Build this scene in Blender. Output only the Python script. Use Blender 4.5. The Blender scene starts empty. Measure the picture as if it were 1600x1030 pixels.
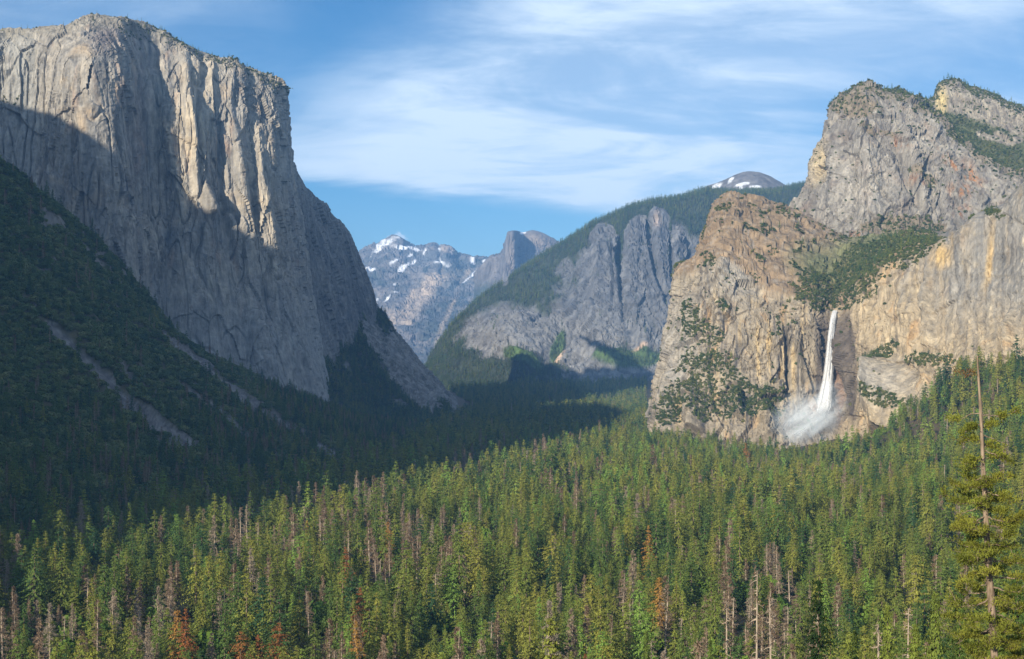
import bpy, math, random
import numpy as np
from mathutils import Vector

# ------------------------------------------------------------------ camera, sky, sun, exposure
scene = bpy.context.scene
F, CX, HY, ZC = 2120.0, 800.0, 570.0, 170.0      # focal length and horizon of the view, eye height over the valley floor
SUN_AZ, SUN_EL = math.radians(30.5), math.radians(18.0)   # light travels forward and to the right

cam_data = bpy.data.cameras.new("camera")
cam_data.lens = F / 1600.0 * 36.0
cam_data.sensor_width = 36.0
cam_data.shift_y = 55.0 / 1600.0
cam_data.clip_start = 1.0
cam_data.clip_end = 60000.0
cam = bpy.data.objects.new("camera", cam_data)
scene.collection.objects.link(cam)
cam.location = (0, 0, ZC)
cam.rotation_euler = (math.radians(90), 0, 0)
scene.camera = cam

world = bpy.data.worlds.new("World")
scene.world = world
world.use_nodes = True
SKY_STRENGTH = 0.062
CLOUD_SUN = 1.0

sun_data = bpy.data.lights.new("sun", 'SUN')
sun_data.energy = 5.0
sun_data.angle = math.radians(0.5)
sun_data.color = (1.0, 0.88, 0.70)
sun = bpy.data.objects.new("sun", sun_data)
scene.collection.objects.link(sun)
LDIR = Vector((math.sin(SUN_AZ) * math.cos(SUN_EL), math.cos(SUN_AZ) * math.cos(SUN_EL), -math.sin(SUN_EL)))
sun.rotation_euler = LDIR.to_track_quat('-Z', 'Y').to_euler()

vs = scene.view_settings
vs.view_transform = 'Standard'
vs.look = 'None'
vs.gamma = 1.0
vs.use_curve_mapping = False
vs.exposure = 0.88
scene.cycles.use_denoising = True
scene.cycles.max_bounces = 6
scene.cycles.diffuse_bounces = 2
scene.cycles.volume_bounces = 0
scene.cycles.transparent_max_bounces = 16


def build_sky():
    nt = world.node_tree
    nt.nodes.clear()
    N, L = nt.nodes.new, nt.links.new
    out = N('ShaderNodeOutputWorld')
    bg = N('ShaderNodeBackground'); bg.inputs['Strength'].default_value = SKY_STRENGTH
    sky = N('ShaderNodeTexSky'); sky.sky_type = 'NISHITA'; sky.sun_disc = False
    sky.sun_elevation = SUN_EL
    sky.sun_rotation = SUN_AZ + math.pi        # the sun stands behind the camera, to the left
    sky.altitude = 1400; sky.air_density = 1.0; sky.dust_density = 0.1; sky.ozone_density = 3.0
    hs = N('ShaderNodeHueSaturation'); hs.inputs['Saturation'].default_value = 1.32; L(sky.outputs[0], hs.inputs['Color'])
    tc = N('ShaderNodeTexCoord')
    sep = N('ShaderNodeSeparateXYZ'); L(tc.outputs['Generated'], sep.inputs[0])
    # cirrus: noise on a plane high overhead (direction divided by its height)
    zz = N('ShaderNodeMath'); zz.operation = 'MAXIMUM'; zz.inputs[1].default_value = 0.0; L(sep.outputs['Z'], zz.inputs[0])
    za = N('ShaderNodeMath'); za.operation = 'ADD'; za.inputs[1].default_value = 0.30; L(zz.outputs[0], za.inputs[0])
    dx = N('ShaderNodeMath'); dx.operation = 'DIVIDE'; L(sep.outputs['X'], dx.inputs[0]); L(za.outputs[0], dx.inputs[1])
    dy = N('ShaderNodeMath'); dy.operation = 'DIVIDE'; L(sep.outputs['Y'], dy.inputs[0]); L(za.outputs[0], dy.inputs[1])
    cmb = N('ShaderNodeCombineXYZ'); L(dx.outputs[0], cmb.inputs[0]); L(dy.outputs[0], cmb.inputs[1])
    of = N('ShaderNodeVectorMath'); of.operation = 'ADD'; of.inputs[1].default_value = SKY_OFF; L(cmb.outputs[0], of.inputs[0])
    def noise(rot, sx, sy, scale, det, rough, dist):
        mp = N('ShaderNodeMapping'); mp.inputs['Rotation'].default_value = (0, 0, math.radians(rot)); mp.inputs['Scale'].default_value = (sx, sy, 1)
        L(of.outputs[0], mp.inputs[0])
        x = N('ShaderNodeTexNoise'); x.inputs['Scale'].default_value = scale; x.inputs['Detail'].default_value = det; x.inputs['Roughness'].default_value = rough; x.inputs['Distortion'].default_value = dist
        L(mp.outputs[0], x.inputs['Vector'])
        return x.outputs['Fac']
    def rng_(v, a, b, c=0.0, d=1.0, smooth=True):
        r = N('ShaderNodeMapRange'); r.interpolation_type = 'SMOOTHSTEP' if smooth else 'LINEAR'
        for k_, q in zip((1, 2, 3, 4), (a, b, c, d)): r.inputs[k_].default_value = q
        L(v, r.inputs[0]); return r.outputs[0]
    def op(kind, a, b):
        x = N('ShaderNodeMath'); x.operation = kind
        for k_, q in enumerate((a, b)):
            if hasattr(q, 'default_value'): L(q, x.inputs[k_])
            else: x.inputs[k_].default_value = q
        return x.outputs[0]
    cover = rng_(noise(-20, 0.8, 1.0, 1.1, 2, 0.5, 0.4), 0.36, 0.58)
    wisps = noise(-48, 0.75, 1.5, 3.0, 10, 0.58, 0.9)
    fine = noise(-40, 0.7, 2.0, 7.5, 8, 0.65, 0.7)
    tex = op('ADD', op('MULTIPLY', wisps, 0.72), op('MULTIPLY', fine, 0.28))
    veil = op('MULTIPLY', rng_(tex, 0.36, 0.66), cover)
    soft = op('MULTIPLY', cover, 0.40)
    cloud = op('MINIMUM', op('ADD', op('MULTIPLY', veil, 0.72), soft), 0.95)
    # the sheet of cloud ends over the horizon with a ragged, sloping edge
    edge = op('ADD', op('ADD', sep.outputs['Z'], op('MULTIPLY', sep.outputs['X'], 0.17)), op('MULTIPLY', wisps, 0.06))
    m3 = N('ShaderNodeMath'); m3.operation = 'MULTIPLY'; L(cloud, m3.inputs[0]); L(rng_(edge, 0.133, 0.160), m3.inputs[1])
    # one little cumulus puff beyond the snowy mountain
    pd = N('ShaderNodeVectorMath'); pd.operation = 'SUBTRACT'
    v = Vector(((620 - CX) / F, 1.0, (HY - 373) / F)).normalized()
    pd.inputs[1].default_value = v
    L(tc.outputs['Generated'], pd.inputs[0])
    ps = N('ShaderNodeVectorMath'); ps.operation = 'MULTIPLY'; ps.inputs[1].default_value = (150, 150, 260); L(pd.outputs[0], ps.inputs[0])
    pl = N('ShaderNodeVectorMath'); pl.operation = 'LENGTH'; L(ps.outputs[0], pl.inputs[0])
    pn = N('ShaderNodeTexNoise'); pn.inputs['Scale'].default_value = 260; pn.inputs['Detail'].default_value = 5; L(tc.outputs['Generated'], pn.inputs['Vector'])
    pm = N('ShaderNodeMath'); pm.operation = 'MULTIPLY_ADD'; pm.inputs[1].default_value = 2.2; L(pn.outputs['Fac'], pm.inputs[0]); L(pl.outputs['Value'], pm.inputs[2])
    pr = N('ShaderNodeMapRange'); pr.interpolation_type = 'SMOOTHSTEP'; pr.inputs[1].default_value = 1.75; pr.inputs[2].default_value = 2.3; pr.inputs[3].default_value = 0.75; pr.inputs[4].default_value = 0.0; L(pm.outputs[0], pr.inputs[0])
    mx = N('ShaderNodeMath'); mx.operation = 'MAXIMUM'; L(m3.outputs[0], mx.inputs[0]); L(pr.outputs[0], mx.inputs[1])
    mix = N('ShaderNodeMix'); mix.data_type = 'RGBA'; L(mx.outputs[0], mix.inputs['Factor']); L(hs.outputs[0], mix.inputs[6])
    mix.inputs[7].default_value = (CLOUD_RGB[0] / SKY_STRENGTH, CLOUD_RGB[1] / SKY_STRENGTH, CLOUD_RGB[2] / SKY_STRENGTH, 1)
    L(mix.outputs[2], bg.inputs['Color'])
    L(bg.outputs[0], out.inputs['Surface'])


SKY_OFF = (23.3, -7.0, 0.0)
CLOUD_RGB = (0.47, 0.56, 0.66)
build_sky()

# ------------------------------------------------------------------ helpers
col = scene.collection
rng = np.random.default_rng(11)
random.seed(11)


def W(px, py, Y):
    """The point at distance Y that stands in direction (px, py)."""
    return np.array([(px - CX) / F * Y, Y, ZC + (HY - py) / F * Y])


def proj(p):
    return CX + p[..., 0] / p[..., 1] * F, HY - (p[..., 2] - ZC) / p[..., 1] * F


def sstep(a, b, x):
    t = np.clip((x - a) / (b - a), 0, 1)
    return t * t * (3 - 2 * t)


_pt = np.random.default_rng(5).permutation(256).astype(np.int32)
PERM = np.concatenate([_pt, _pt, _pt[:2]])
_g = np.random.default_rng(6).normal(size=(256, 3)); _g /= np.linalg.norm(_g, axis=1)[:, None]
GRAD = _g.astype(np.float32)
RND = np.random.default_rng(7).random((256, 4)).astype(np.float32)


from concurrent.futures import ThreadPoolExecutor
POOL = ThreadPoolExecutor(4)


def chunked(fn, p, size=16384):
    if len(p) <= size: return fn(p)
    parts = list(POOL.map(fn, [p[k:k + size] for k in range(0, len(p), size)]))
    if isinstance(parts[0], tuple): return tuple(np.concatenate(x) for x in zip(*parts))
    return np.concatenate(parts)


def perlin(p):
    return chunked(_perlin, np.ascontiguousarray(p, np.float32))


def facets(p):
    return chunked(_facets, np.ascontiguousarray(p, np.float32))


def _perlin(p):
    p = p.astype(np.float32)
    i = np.floor(p).astype(np.int32); f = p - i
    i &= 255
    u = f * f * f * (f * (f * 6 - 15) + 10)
    def corner(a, b, c):
        h = PERM[PERM[PERM[(i[:, 0] + a) & 255] + ((i[:, 1] + b) & 255)] + ((i[:, 2] + c) & 255)]
        g = GRAD[h]
        return g[:, 0] * (f[:, 0] - a) + g[:, 1] * (f[:, 1] - b) + g[:, 2] * (f[:, 2] - c)
    x, y, z = u[:, 0], u[:, 1], u[:, 2]
    def lx(b, c):
        s = corner(0, b, c)
        return s + (corner(1, b, c) - s) * x
    a = lx(0, 0); a = a + (lx(1, 0) - a) * y
    b = lx(0, 1); b = b + (lx(1, 1) - b) * y
    return (a + (b - a) * z) * 1.6


def fbm(p, o=4, lac=2.03, gain=0.5):
    s, a, t = 0, 1.0, 0
    for k in range(o):
        s = s + a * perlin(p + 17.3 * k); t += a
        p = p * lac; a *= gain
    return s / t


def ridged(p, o=3, gain=0.5):
    s, a, t = 0, 1.0, 0
    for k in range(o):
        s = s + a * (1 - 2 * np.abs(perlin(p + 9.1 * k))); t += a
        p = p * 2.1; a *= gain
    return s / t


def _facets(p):
    """Tilted blocks: nearest jittered cell's own plane; returns (offset -1..1, distance to block edge)."""
    p = p.astype(np.float32)
    i = np.floor(p).astype(np.int32); f = p - i
    best = np.full(len(p), 9e9, np.float32); second = best.copy(); val = np.zeros(len(p), np.float32)
    for a in (-1, 0, 1):
        for b in (-1, 0, 1):
            for c in (-1, 0, 1):
                h = PERM[PERM[PERM[(i[:, 0] + a) & 255] + ((i[:, 1] + b) & 255)] + ((i[:, 2] + c) & 255)]
                r = RND[h]
                dx = a + r[:, 0] - f[:, 0]; dy = b + r[:, 1] - f[:, 1]; dz = c + r[:, 2] - f[:, 2]
                d = dx * dx + dy * dy + dz * dz
                g = GRAD[h]
                v = (r[:, 3] * 2 - 1) * 0.75 + (g[:, 0] * dx + g[:, 1] * dy + g[:, 2] * dz) * 0.9
                m = d < best
                second = np.where(m, best, np.minimum(second, d))
                val = np.where(m, v, val); best = np.where(m, d, best)
    return val, np.sqrt(second) - np.sqrt(best)


def pchip(C, t):
    """Monotone cubic along axis 0 of C (k, ...) at parameters t (0..k-1)."""
    k = C.shape[0]
    d = C[1:] - C[:-1]
    m = np.zeros_like(C)
    if k > 2:
        a, b = d[:-1], d[1:]
        with np.errstate(divide='ignore', invalid='ignore'):
            h = 2 * a * b / (a + b)
        m[1:-1] = np.where(a * b > 0, h, 0)
    m[0], m[-1] = d[0], d[-1]
    i = np.clip(np.floor(t).astype(int), 0, k - 2)
    s = (t - i).reshape((-1,) + (1,) * (C.ndim - 1))
    h00 = 2 * s**3 - 3 * s**2 + 1; h10 = s**3 - 2 * s**2 + s; h01 = -2 * s**3 + 3 * s**2; h11 = s**3 - s**2
    return h00 * C[i] + h10 * m[i] + h01 * C[i + 1] + h11 * m[i + 1]


def params(C, axis, step_px, world=False):
    """Sample parameters along an axis so that neighbours stand about step_px apart in the picture."""
    A = np.moveaxis(C, axis, 0)
    px, py = proj(A)
    dpx = np.median(np.hypot(np.diff(px, axis=0), np.diff(py, axis=0)), axis=1)
    dw = np.median(np.linalg.norm(np.diff(A, axis=0), axis=2), axis=1) / np.median(A[..., 1]) * F
    n = np.maximum(np.ceil((0.55 * dw if world else np.maximum(dpx, 0.10 * dw)) / step_px).astype(int), 3)
    n = np.minimum(n, 140 if world else 400)
    t = [i + np.arange(c) / c for i, c in enumerate(n)]
    return np.concatenate(t + [[len(n)]]).astype(float)


def mesh_from(name, V, Fq, smooth=True, attrs=None, mat=None):
    me = bpy.data.meshes.new(name)
    V = np.asarray(V, np.float32); Fq = np.asarray(Fq, np.int32)
    k = Fq.shape[1]
    me.vertices.add(len(V)); me.vertices.foreach_set('co', V.ravel())
    me.loops.add(Fq.size); me.loops.foreach_set('vertex_index', Fq.ravel())
    me.polygons.add(len(Fq))
    me.polygons.foreach_set('loop_start', np.arange(0, Fq.size, k, dtype=np.int32))
    me.polygons.foreach_set('use_smooth', np.full(len(Fq), smooth))
    for a, arr in (attrs or {}).items():
        arr = np.asarray(arr, np.float32)
        if arr.ndim == 2:
            at = me.attributes.new(a, 'FLOAT_COLOR', 'POINT')
            c4 = np.ones((len(V), 4), np.float32); c4[:, :3] = arr
            at.data.foreach_set('color', c4.ravel())
        else:
            at = me.attributes.new(a, 'FLOAT', 'POINT'); at.data.foreach_set('value', arr)
    me.update(calc_edges=True)
    if mat: me.materials.append(mat)
    return me


def obj(name, me, parent=None, label=None, cat=None, group=None, kind=None):
    o = bpy.data.objects.new(name, me)
    col.objects.link(o)
    if parent: o.parent = parent
    for k, v in (('label', label), ('category', cat), ('group', group), ('kind', kind)):
        if v: o[k] = v
    return o


PATCH = {}


def patch(name, cols, step, relief, colour, mat, label, smooth=False, world=False, up=False):
    """A piece of terrain: columns of points (skyline down to foot) as a net, filled with a fine mesh that carries real relief."""
    C = np.array(cols, float)                        # (ncol, nrow, 3) world
    tu, tv = params(C, 0, step, world), params(C, 1, step, world)
    S = pchip(C, tu)
    S = np.moveaxis(pchip(np.moveaxis(S, 1, 0), tv), 0, 1)
    du = np.gradient(S, axis=0); dv = np.gradient(S, axis=1)
    n = np.cross(du, dv); n /= np.linalg.norm(n, axis=2)[..., None] + 1e-9
    flip = np.sum(n * (np.array([0, 0, ZC]) - S), axis=2).mean() < 0
    if up: flip = n[..., 2].mean() < 0
    if flip: n = -n
    nu, nv = S.shape[:2]
    B = S.reshape(-1, 3); n = n.reshape(-1, 3)
    px, py = proj(B)
    d = relief(B, px, py, n)
    V = B + n * d[:, None] if d.ndim == 1 else B + d
    G = V.reshape(nu, nv, 3)
    n2 = np.cross(np.gradient(G, axis=0), np.gradient(G, axis=1)); n2 /= np.linalg.norm(n2, axis=2)[..., None] + 1e-9
    if flip: n2 = -n2
    n2 = n2.reshape(-1, 3)
    rgb, veg = colour(V, px, py, n2, n)
    i = np.arange(nu - 1)[:, None] * nv + np.arange(nv - 1)[None]
    Q = np.stack([i, i + nv, i + nv + 1, i + 1], -1).reshape(-1, 4)
    if flip: Q = Q[:, ::-1]
    me = mesh_from(name, V, Q, smooth, {'tint': rgb}, mat)
    o = obj(name, me, label=label, kind='structure')
    area = np.linalg.norm(np.cross(G[1:, :-1] - G[:-1, :-1], G[:-1, 1:] - G[:-1, :-1]), axis=2)
    ar = np.zeros((nu, nv)); ar[:-1, :-1] = area
    PATCH[name] = dict(nv=nv, V=V, n=n2, px=px, py=py, veg=veg, area=ar.ravel(), obj=o)
    return o


def ribs(px, py, lst):
    """Buttresses and gullies: each a line of (px, py, half width, height) down the wall, blended across."""
    d = np.zeros(len(px))
    for pts, sharp in lst:
        a = np.array(pts, float)
        ax = np.interp(py, a[:, 1], a[:, 0]); w = np.interp(py, a[:, 1], a[:, 2]); h = np.interp(py, a[:, 1], a[:, 3])
        e = (py > a[0, 1]) & (py < a[-1, 1])
        t = np.clip(1 - np.abs((px - ax) / w), 0, 1)
        t = t ** sharp if sharp < 1 else t * t * (3 - 2 * t)
        d += np.where(e, h * t, 0)
    return d


# ------------------------------------------------------------------ materials
MATS = {}


def rock_mat(name, scale=1.0, bump=0.8, rough=0.9, var=0.48):
    m = bpy.data.materials.new(name); m.use_nodes = True
    nt = m.node_tree; N, L = nt.nodes.new, nt.links.new
    b = nt.nodes['Principled BSDF']; b.inputs['Roughness'].default_value = rough; b.inputs['Specular IOR Level'].default_value = 0.15
    at = N('ShaderNodeAttribute'); at.attribute_name = 'tint'
    tc = N('ShaderNodeTexCoord')
    mp = N('ShaderNodeMapping'); mp.inputs['Scale'].default_value = (0.09 / scale, 0.09 / scale, 0.012 / scale); L(tc.outputs['Object'], mp.inputs[0])
    n1 = N('ShaderNodeTexNoise'); n1.inputs['Scale'].default_value = 1; n1.inputs['Detail'].default_value = 6; n1.inputs['Roughness'].default_value = 0.65; L(mp.outputs[0], n1.inputs['Vector'])
    mp2 = N('ShaderNodeMapping'); mp2.inputs['Scale'].default_value = (0.05 / scale, 0.05 / scale, 0.035 / scale); L(tc.outputs['Object'], mp2.inputs[0])
    n2 = N('ShaderNodeTexNoise'); n2.inputs['Scale'].default_value = 1; n2.inputs['Detail'].default_value = 8; n2.inputs['Roughness'].default_value = 0.7; L(mp2.outputs[0], n2.inputs['Vector'])
    add = N('ShaderNodeMath'); L(n1.outputs['Fac'], add.inputs[0]); L(n2.outputs['Fac'], add.inputs[1])
    mr = N('ShaderNodeMapRange'); mr.inputs[1].default_value = 0.7; mr.inputs[2].default_value = 1.3; mr.inputs[3].default_value = 1 - var; mr.inputs[4].default_value = 1 + var; L(add.outputs[0], mr.inputs[0])
    mul = N('ShaderNodeVectorMath'); mul.operation = 'SCALE'; L(at.outputs['Color'], mul.inputs[0]); L(mr.outputs[0], mul.inputs['Scale'])
    L(mul.outputs[0], b.inputs['Base Color'])
    bp = N('ShaderNodeBump'); bp.inputs['Strength'].default_value = bump; bp.inputs['Distance'].default_value = 6 * scale
    L(add.outputs[0], bp.inputs['Height']); L(bp.outputs[0], b.inputs['Normal'])
    return m


MATS['rock'] = rock_mat('granite')
MATS['far_rock'] = rock_mat('far_granite', 3.0, 0.5)
MATS['soil'] = rock_mat('soil', 0.6, 0.5, 0.95, 0.3)

# ------------------------------------------------------------------ relief and rock colours
def cliff(B, big, blk, crk, fine, s=1.0, seed=0.0, flute=6.0):
    """Jointed granite: leaning blocks at three sizes, drawn out upright, with narrow cracks between them."""
    o = np.array([seed * 13.7, seed * 7.1, seed * 3.3])
    w = np.zeros_like(B)
    w[:, 0] = perlin(B / np.array([60 * s, 60 * s, 90 * s]) + o); w[:, 1] = -w[:, 0]; w[:, 2] = 2 * perlin(B / (70 * s) + o + 7)
    Q = B + 5 * s * w
    k = 0.30 + 0.85 * sstep(-0.22, 0.28, fbm(B / np.array([95 * s, 95 * s, 190 * s]) + o + 2.5, 3))   # smooth panels beside broken ground
    q = lambda a, f: Q / np.array([a * s, a * s, a * f * s]) + o
    d = big * ridged(q(150, flute), 2)
    f1, e1 = facets(q(58, flute * 0.55)); d = d + blk * f1
    f2, e2 = facets(q(22, flute * 0.65) + 3.1); d = d + blk * 0.42 * f2 * k
    f3, e3 = facets(q(9, flute * 0.45) + 6.3); d = d + blk * 0.20 * f3 * k
    c1 = np.abs(perlin(q(34, flute * 3.0) + 8.8)); c2 = np.abs(perlin(q(15, flute * 3.0) + 4.4))
    d = d - crk * sstep(0.09, 0.0, c1) - crk * 0.5 * k * sstep(0.11, 0.0, c2)
    d = d + fine * fbm(B / (11 * s) + o, 2)
    return d


def shelves(B, amp, h, seed=0.0):
    """Ledges: horizontal steps of height h, broken up along the wall."""
    z = (B[:, 2] + 40 * perlin(B / 150 + seed)) / h
    f = z - np.floor(z)
    k = np.clip(0.5 + 1.2 * perlin(B / np.array([110, 110, 60.0]) + seed + 4), 0, 1)
    return -amp * k * f


def mixc(a, b, t):
    a = np.asarray(a, float); b = np.asarray(b, float)
    if a.ndim == 1: a = a[None]
    if b.ndim == 1: b = b[None]
    return a + (b - a) * np.clip(t, 0, 1)[:, None]


def blob(px, py, x, y, rx, ry, ang=0.0):
    c, s = math.cos(math.radians(ang)), math.sin(math.radians(ang))
    u = ((px - x) * c + (py - y) * s) / rx; v = (-(px - x) * s + (py - y) * c) / ry
    return np.clip(1.3 - np.hypot(u, v), 0, 1)


def streaks(V, a, f, seed):
    return fbm(V / np.array([a, a, a * f]) + seed, 4)


def plumb(V, px):
    """Rock coordinates that hang straight down the wall: metres along it, and height."""
    return np.stack([1.3 * px, 0 * px, V[:, 2]], 1)


def wallcol(pt, pb, Yt, Yb, rnd=50, back=500, n=(0.0, .05, .16, .34, .52, .70, .86, 1.0)):
    """One column of a wall: plateau behind the rim, then rim to foot."""
    c = []
    top = W(pt[0], pt[1], Yt + rnd)
    k = (Yt + rnd + back) / (Yt + rnd)
    c.append(np.array([top[0] * k, top[1] * k, top[2] + 0.02 * back]))
    for t in n:
        Y = Yt + (Yb - Yt) * t + rnd * max(0, 1 - t / .12) ** 2
        c.append(W(pt[0] + (pb[0] - pt[0]) * t, pt[1] + (pb[1] - pt[1]) * t, Y))
    return c


# ------------------------------------------------------------------ ground: valley floor, hillside under the viewpoint, aprons under the cliffs
GP = []
for x, y, z in [(0, -300, 168), (0, 0, 164), (-150, 0, 150), (150, 0, 166), (300, 0, 172), (0, 60, 147), (60, 130, 124), (0, 130, 122), (-100, 130, 112), (0, 300, 66), (150, 300, 80), (-150, 300, 50), (0, 500, 16),
                (-200, 500, 6), (250, 500, 40), (0, 700, 2), (-250, 700, 0), (280, 700, 16), (0, 1000, 0), (-300, 1000, 0), (300, 1000, 10), (-350, 1500, 0), (0, 1500, 0), (250, 1500, 4), (450, 1400, 40),
                (-300, 2000, 0), (0, 2000, 0), (250, 2000, 4), (-250, 2600, 0), (0, 2600, 0), (160, 2600, 4), (-200, 3300, 0), (0, 3300, 0), (200, 3300, 8), (-200, 4200, 0), (0, 4200, 0), (250, 4200, 6), (0, 5200, 10), (400, 5200, 15), (-150, 5200, 8), (0, 6200, 60),
                (450, 300, 150), (700, 300, 260), (500, 700, 90), (700, 800, 200), (900, 1200, 280), (520, 1100, 50), (640, 1400, 110), (-500, 300, 60), (-600, 1000, 40), (-600, 2000, 40), (900, 4200, 60), (1500, 3000, 300), (1400, 2000, 330)]:
    GP.append((x, y, z))
for px, Y, z in [(1020, 2950, 6), (1060, 2840, 6), (1100, 2780, 4), (1150, 2740, 0), (1200, 2640, -8), (1235, 2560, -14), (1290, 2640, -4), (1335, 2500, 10), (1400, 2400, 24), (1430, 2360, 60), (1456, 2300, 118), (1520, 2200, 140), (1600, 2080, 158), (1700, 1900, 180),
                 (1060, 2500, 0), (1200, 2300, -12), (1300, 2200, -8), (1420, 2050, 14), (1520, 1900, 66), (1600, 1750, 84), (1300, 1800, 0), (1420, 1700, 10), (1520, 1600, 32)]:
    GP.append(((px - CX) / F * Y, Y, z))
GP = np.array(GP, float)


def _tps(r2):
    return 0.5 * r2 * np.log(r2 + 1e-9)


def _fit(G, sc=1000.0, lam=2e-3):
    X = G[:, :2] / sc; n = len(X)
    r2 = ((X[:, None] - X[None]) ** 2).sum(-1)
    K = _tps(r2) + lam * np.eye(n)
    Pm = np.c_[np.ones(n), X]
    A = np.block([[K, Pm], [Pm.T, np.zeros((3, 3))]])
    return np.linalg.solve(A, np.r_[G[:, 2], 0, 0, 0]), X


GW, GX = _fit(GP)


def ground_h(x, y):
    x = np.asarray(x, float); y = np.asarray(y, float)
    X = np.stack([x.ravel(), y.ravel()], 1) / 1000.0
    out = np.empty(len(X))
    for k in range(0, len(X), 40000):
        b = X[k:k + 40000]
        r2 = ((b[:, None] - GX[None]) ** 2).sum(-1)
        out[k:k + 40000] = _tps(r2) @ GW[:-3] + GW[-3] + b @ GW[-2:]
    far = sstep(1500, 2300, np.abs(X[:, 0] * 1000)) + sstep(6200, 7500, X[:, 1] * 1000) + sstep(400, 900, -X[:, 1] * 1000)
    out = np.clip(out, -16, 320) * (1 - np.clip(far, 0, 1))
    p3 = np.stack([X[:, 0] * 8, X[:, 1] * 8, np.zeros(len(X))], 1)
    out = out + 4.0 * fbm(p3, 3) * sstep(30, 200, np.hypot(X[:, 0] * 1000, X[:, 1] * 1000))
    return out.reshape(x.shape)


def build_ground():
    def axis(a, b, s, far):
        core = np.arange(a, b + 1, s)
        e = np.geomspace(s, far, 24)
        return np.concatenate([a - np.cumsum(e)[::-1], core, b + np.cumsum(e)])
    xs, ys = axis(-800, 1600, 14, 4000), axis(-200, 4600, 18, 4000)
    X, Yg = np.meshgrid(xs, ys, indexing='ij')
    Z = ground_h(X, Yg)
    V = np.stack([X, Yg, Z], -1).reshape(-1, 3)
    nx, ny = X.shape
    i = np.arange(nx - 1)[:, None] * ny + np.arange(ny - 1)[None]
    Q = np.stack([i, i + ny, i + ny + 1, i + 1], -1).reshape(-1, 4)
    t = 0.5 + 0.8 * fbm(V / 60, 3)
    rgb = mixc((0.055, 0.05, 0.028), (0.10, 0.075, 0.045), t)
    # red-brown clearing in the wood
    px, py = proj(np.where(V[:, 1:2] > 50, V, 50.0 + 0 * V))
    rgb = mixc(rgb, (0.17, 0.09, 0.055), 1.4 * blob(px, py, 1195, 806, 60, 9))
    obj('ground', mesh_from('ground', V, Q, True, {'tint': rgb}, MATS['soil']), label='forest floor of the valley and its gentle side slopes', kind='structure')


build_ground()

# ------------------------------------------------------------------ left: wooded hillside in shade, its crest ridge goes on out of view
hill = []
# foot, lower, upper, crest, behind   (near columns, out of view to the left)
SA, CA, TE = math.sin(SUN_AZ), math.cos(SUN_AZ), math.tan(SUN_EL)


def crest_over(px, py, Y, p):
    """The ridge point, p metres along the light's path, whose shadow ends at the given place."""
    P = W(px, py, Y)
    q = P[0] * CA - P[1] * SA
    H = P[2] + TE * (P[0] * SA + P[1] * CA)
    return (q * CA + p * SA, -q * SA + p * CA, H - TE * p)


ridge = [((-300, -250, 60), (-560, -150, 190)), ((-330, 100, 30), (-624, 92, 215)), ((-400, 350, -4), crest_over(150, 905, 1060, -20)), ((-420, 560, -4), crest_over(320, 830, 1480, 60)),
         ((-425, 640, -4), crest_over(560, 775, 1950, 60)), ((-425, 700, -4), crest_over(860, 712, 2550, 60)), ((-430, 900, -4), crest_over(968, 658, 3550, 150)), ((-430, 1100, -4), crest_over(925, 643, 4800, 420)),
         ((-425, 1300, -4), crest_over(445, 412, 3690, 560)), ((-425, 1330, -4), crest_over(330, 352, 3540, 580)), ((-425, 1360, -4), crest_over(185, 275, 3390, 600)), ((-422, 1400, -4), crest_over(110, 215, 3330, 640)),
         ((-420, 1450, -4), crest_over(0, 165, 3330, 700)), ((-418, 1500, -4), crest_over(-150, 130, 3280, 800)), ((-410, 1580, -4), (-1500, 2200, 900))]
for f, c in ridge:
    f, c = np.array(f, float), np.array(c, float)
    hill.append([f + (0, 0, -8), f + (c - f) * .25 - (0, 0, .05 * c[2]), f + (c - f) * .5, f + (c - f) * .76, c, c + (-500, 60, -0.35 * c[2])])
for crest, foot in [((0, 272, 2300), (-405, 1690)), ((62, 320, 2450), (-390, 1780)), ((130, 380, 2600), (-365, 1880)), ((200, 455, 2800), (-330, 1990)), ((260, 528, 3000), (-295, 2130)),
                    ((330, 568, 3180), (-262, 2300)), ((400, 602, 3380), (-240, 2550)), ((455, 628, 3560), (-225, 2850)), ((515, 655, 3750), (-212, 3200)), ((560, 668, 3900), (-205, 3500))]:
    c = W(*crest); f = np.array([foot[0], foot[1], -6.0])
    hill.append([f + (0, 0, -8), f + (c - f) * .25 - (0, 0, .06 * c[2]), f + (c - f) * .5 - (0, 0, .03 * c[2]), f + (c - f) * .76, c, c + (-350, 260, -30)])

SCREE = [([(78, 515), (110, 545), (135, 575), (165, 605), (200, 640), (250, 675), (300, 705)], 7.5), ([(250, 528), (285, 555), (330, 590), (375, 625), (420, 655), (480, 690), (530, 730)], 7.5),
         ([(278, 605), (310, 632), (345, 655), (385, 690), (430, 715), (450, 735)], 6), ([(185, 580), (200, 597)], 4), ([(235, 690), (280, 700)], 8)]


def line_dist(px, py, pts):
    d = np.full(len(px), 1e9)
    for a, b in zip(pts[:-1], pts[1:]):
        ax, ay, bx, by = *a, *b
        t = np.clip(((px - ax) * (bx - ax) + (py - ay) * (by - ay)) / ((bx - ax) ** 2 + (by - ay) ** 2), 0, 1)
        d = np.minimum(d, np.hypot(px - ax - t * (bx - ax), py - ay - t * (by - ay)))
    return d


def scree_mask(V, px, py):
    m = np.zeros(len(px))
    wob = 1 + 0.7 * fbm(V / 30, 3)
    for pts, w in SCREE:
        m = np.maximum(m, sstep(1.25, 0.75, line_dist(px, py, pts) / (w * wob)))
    return m


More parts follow.
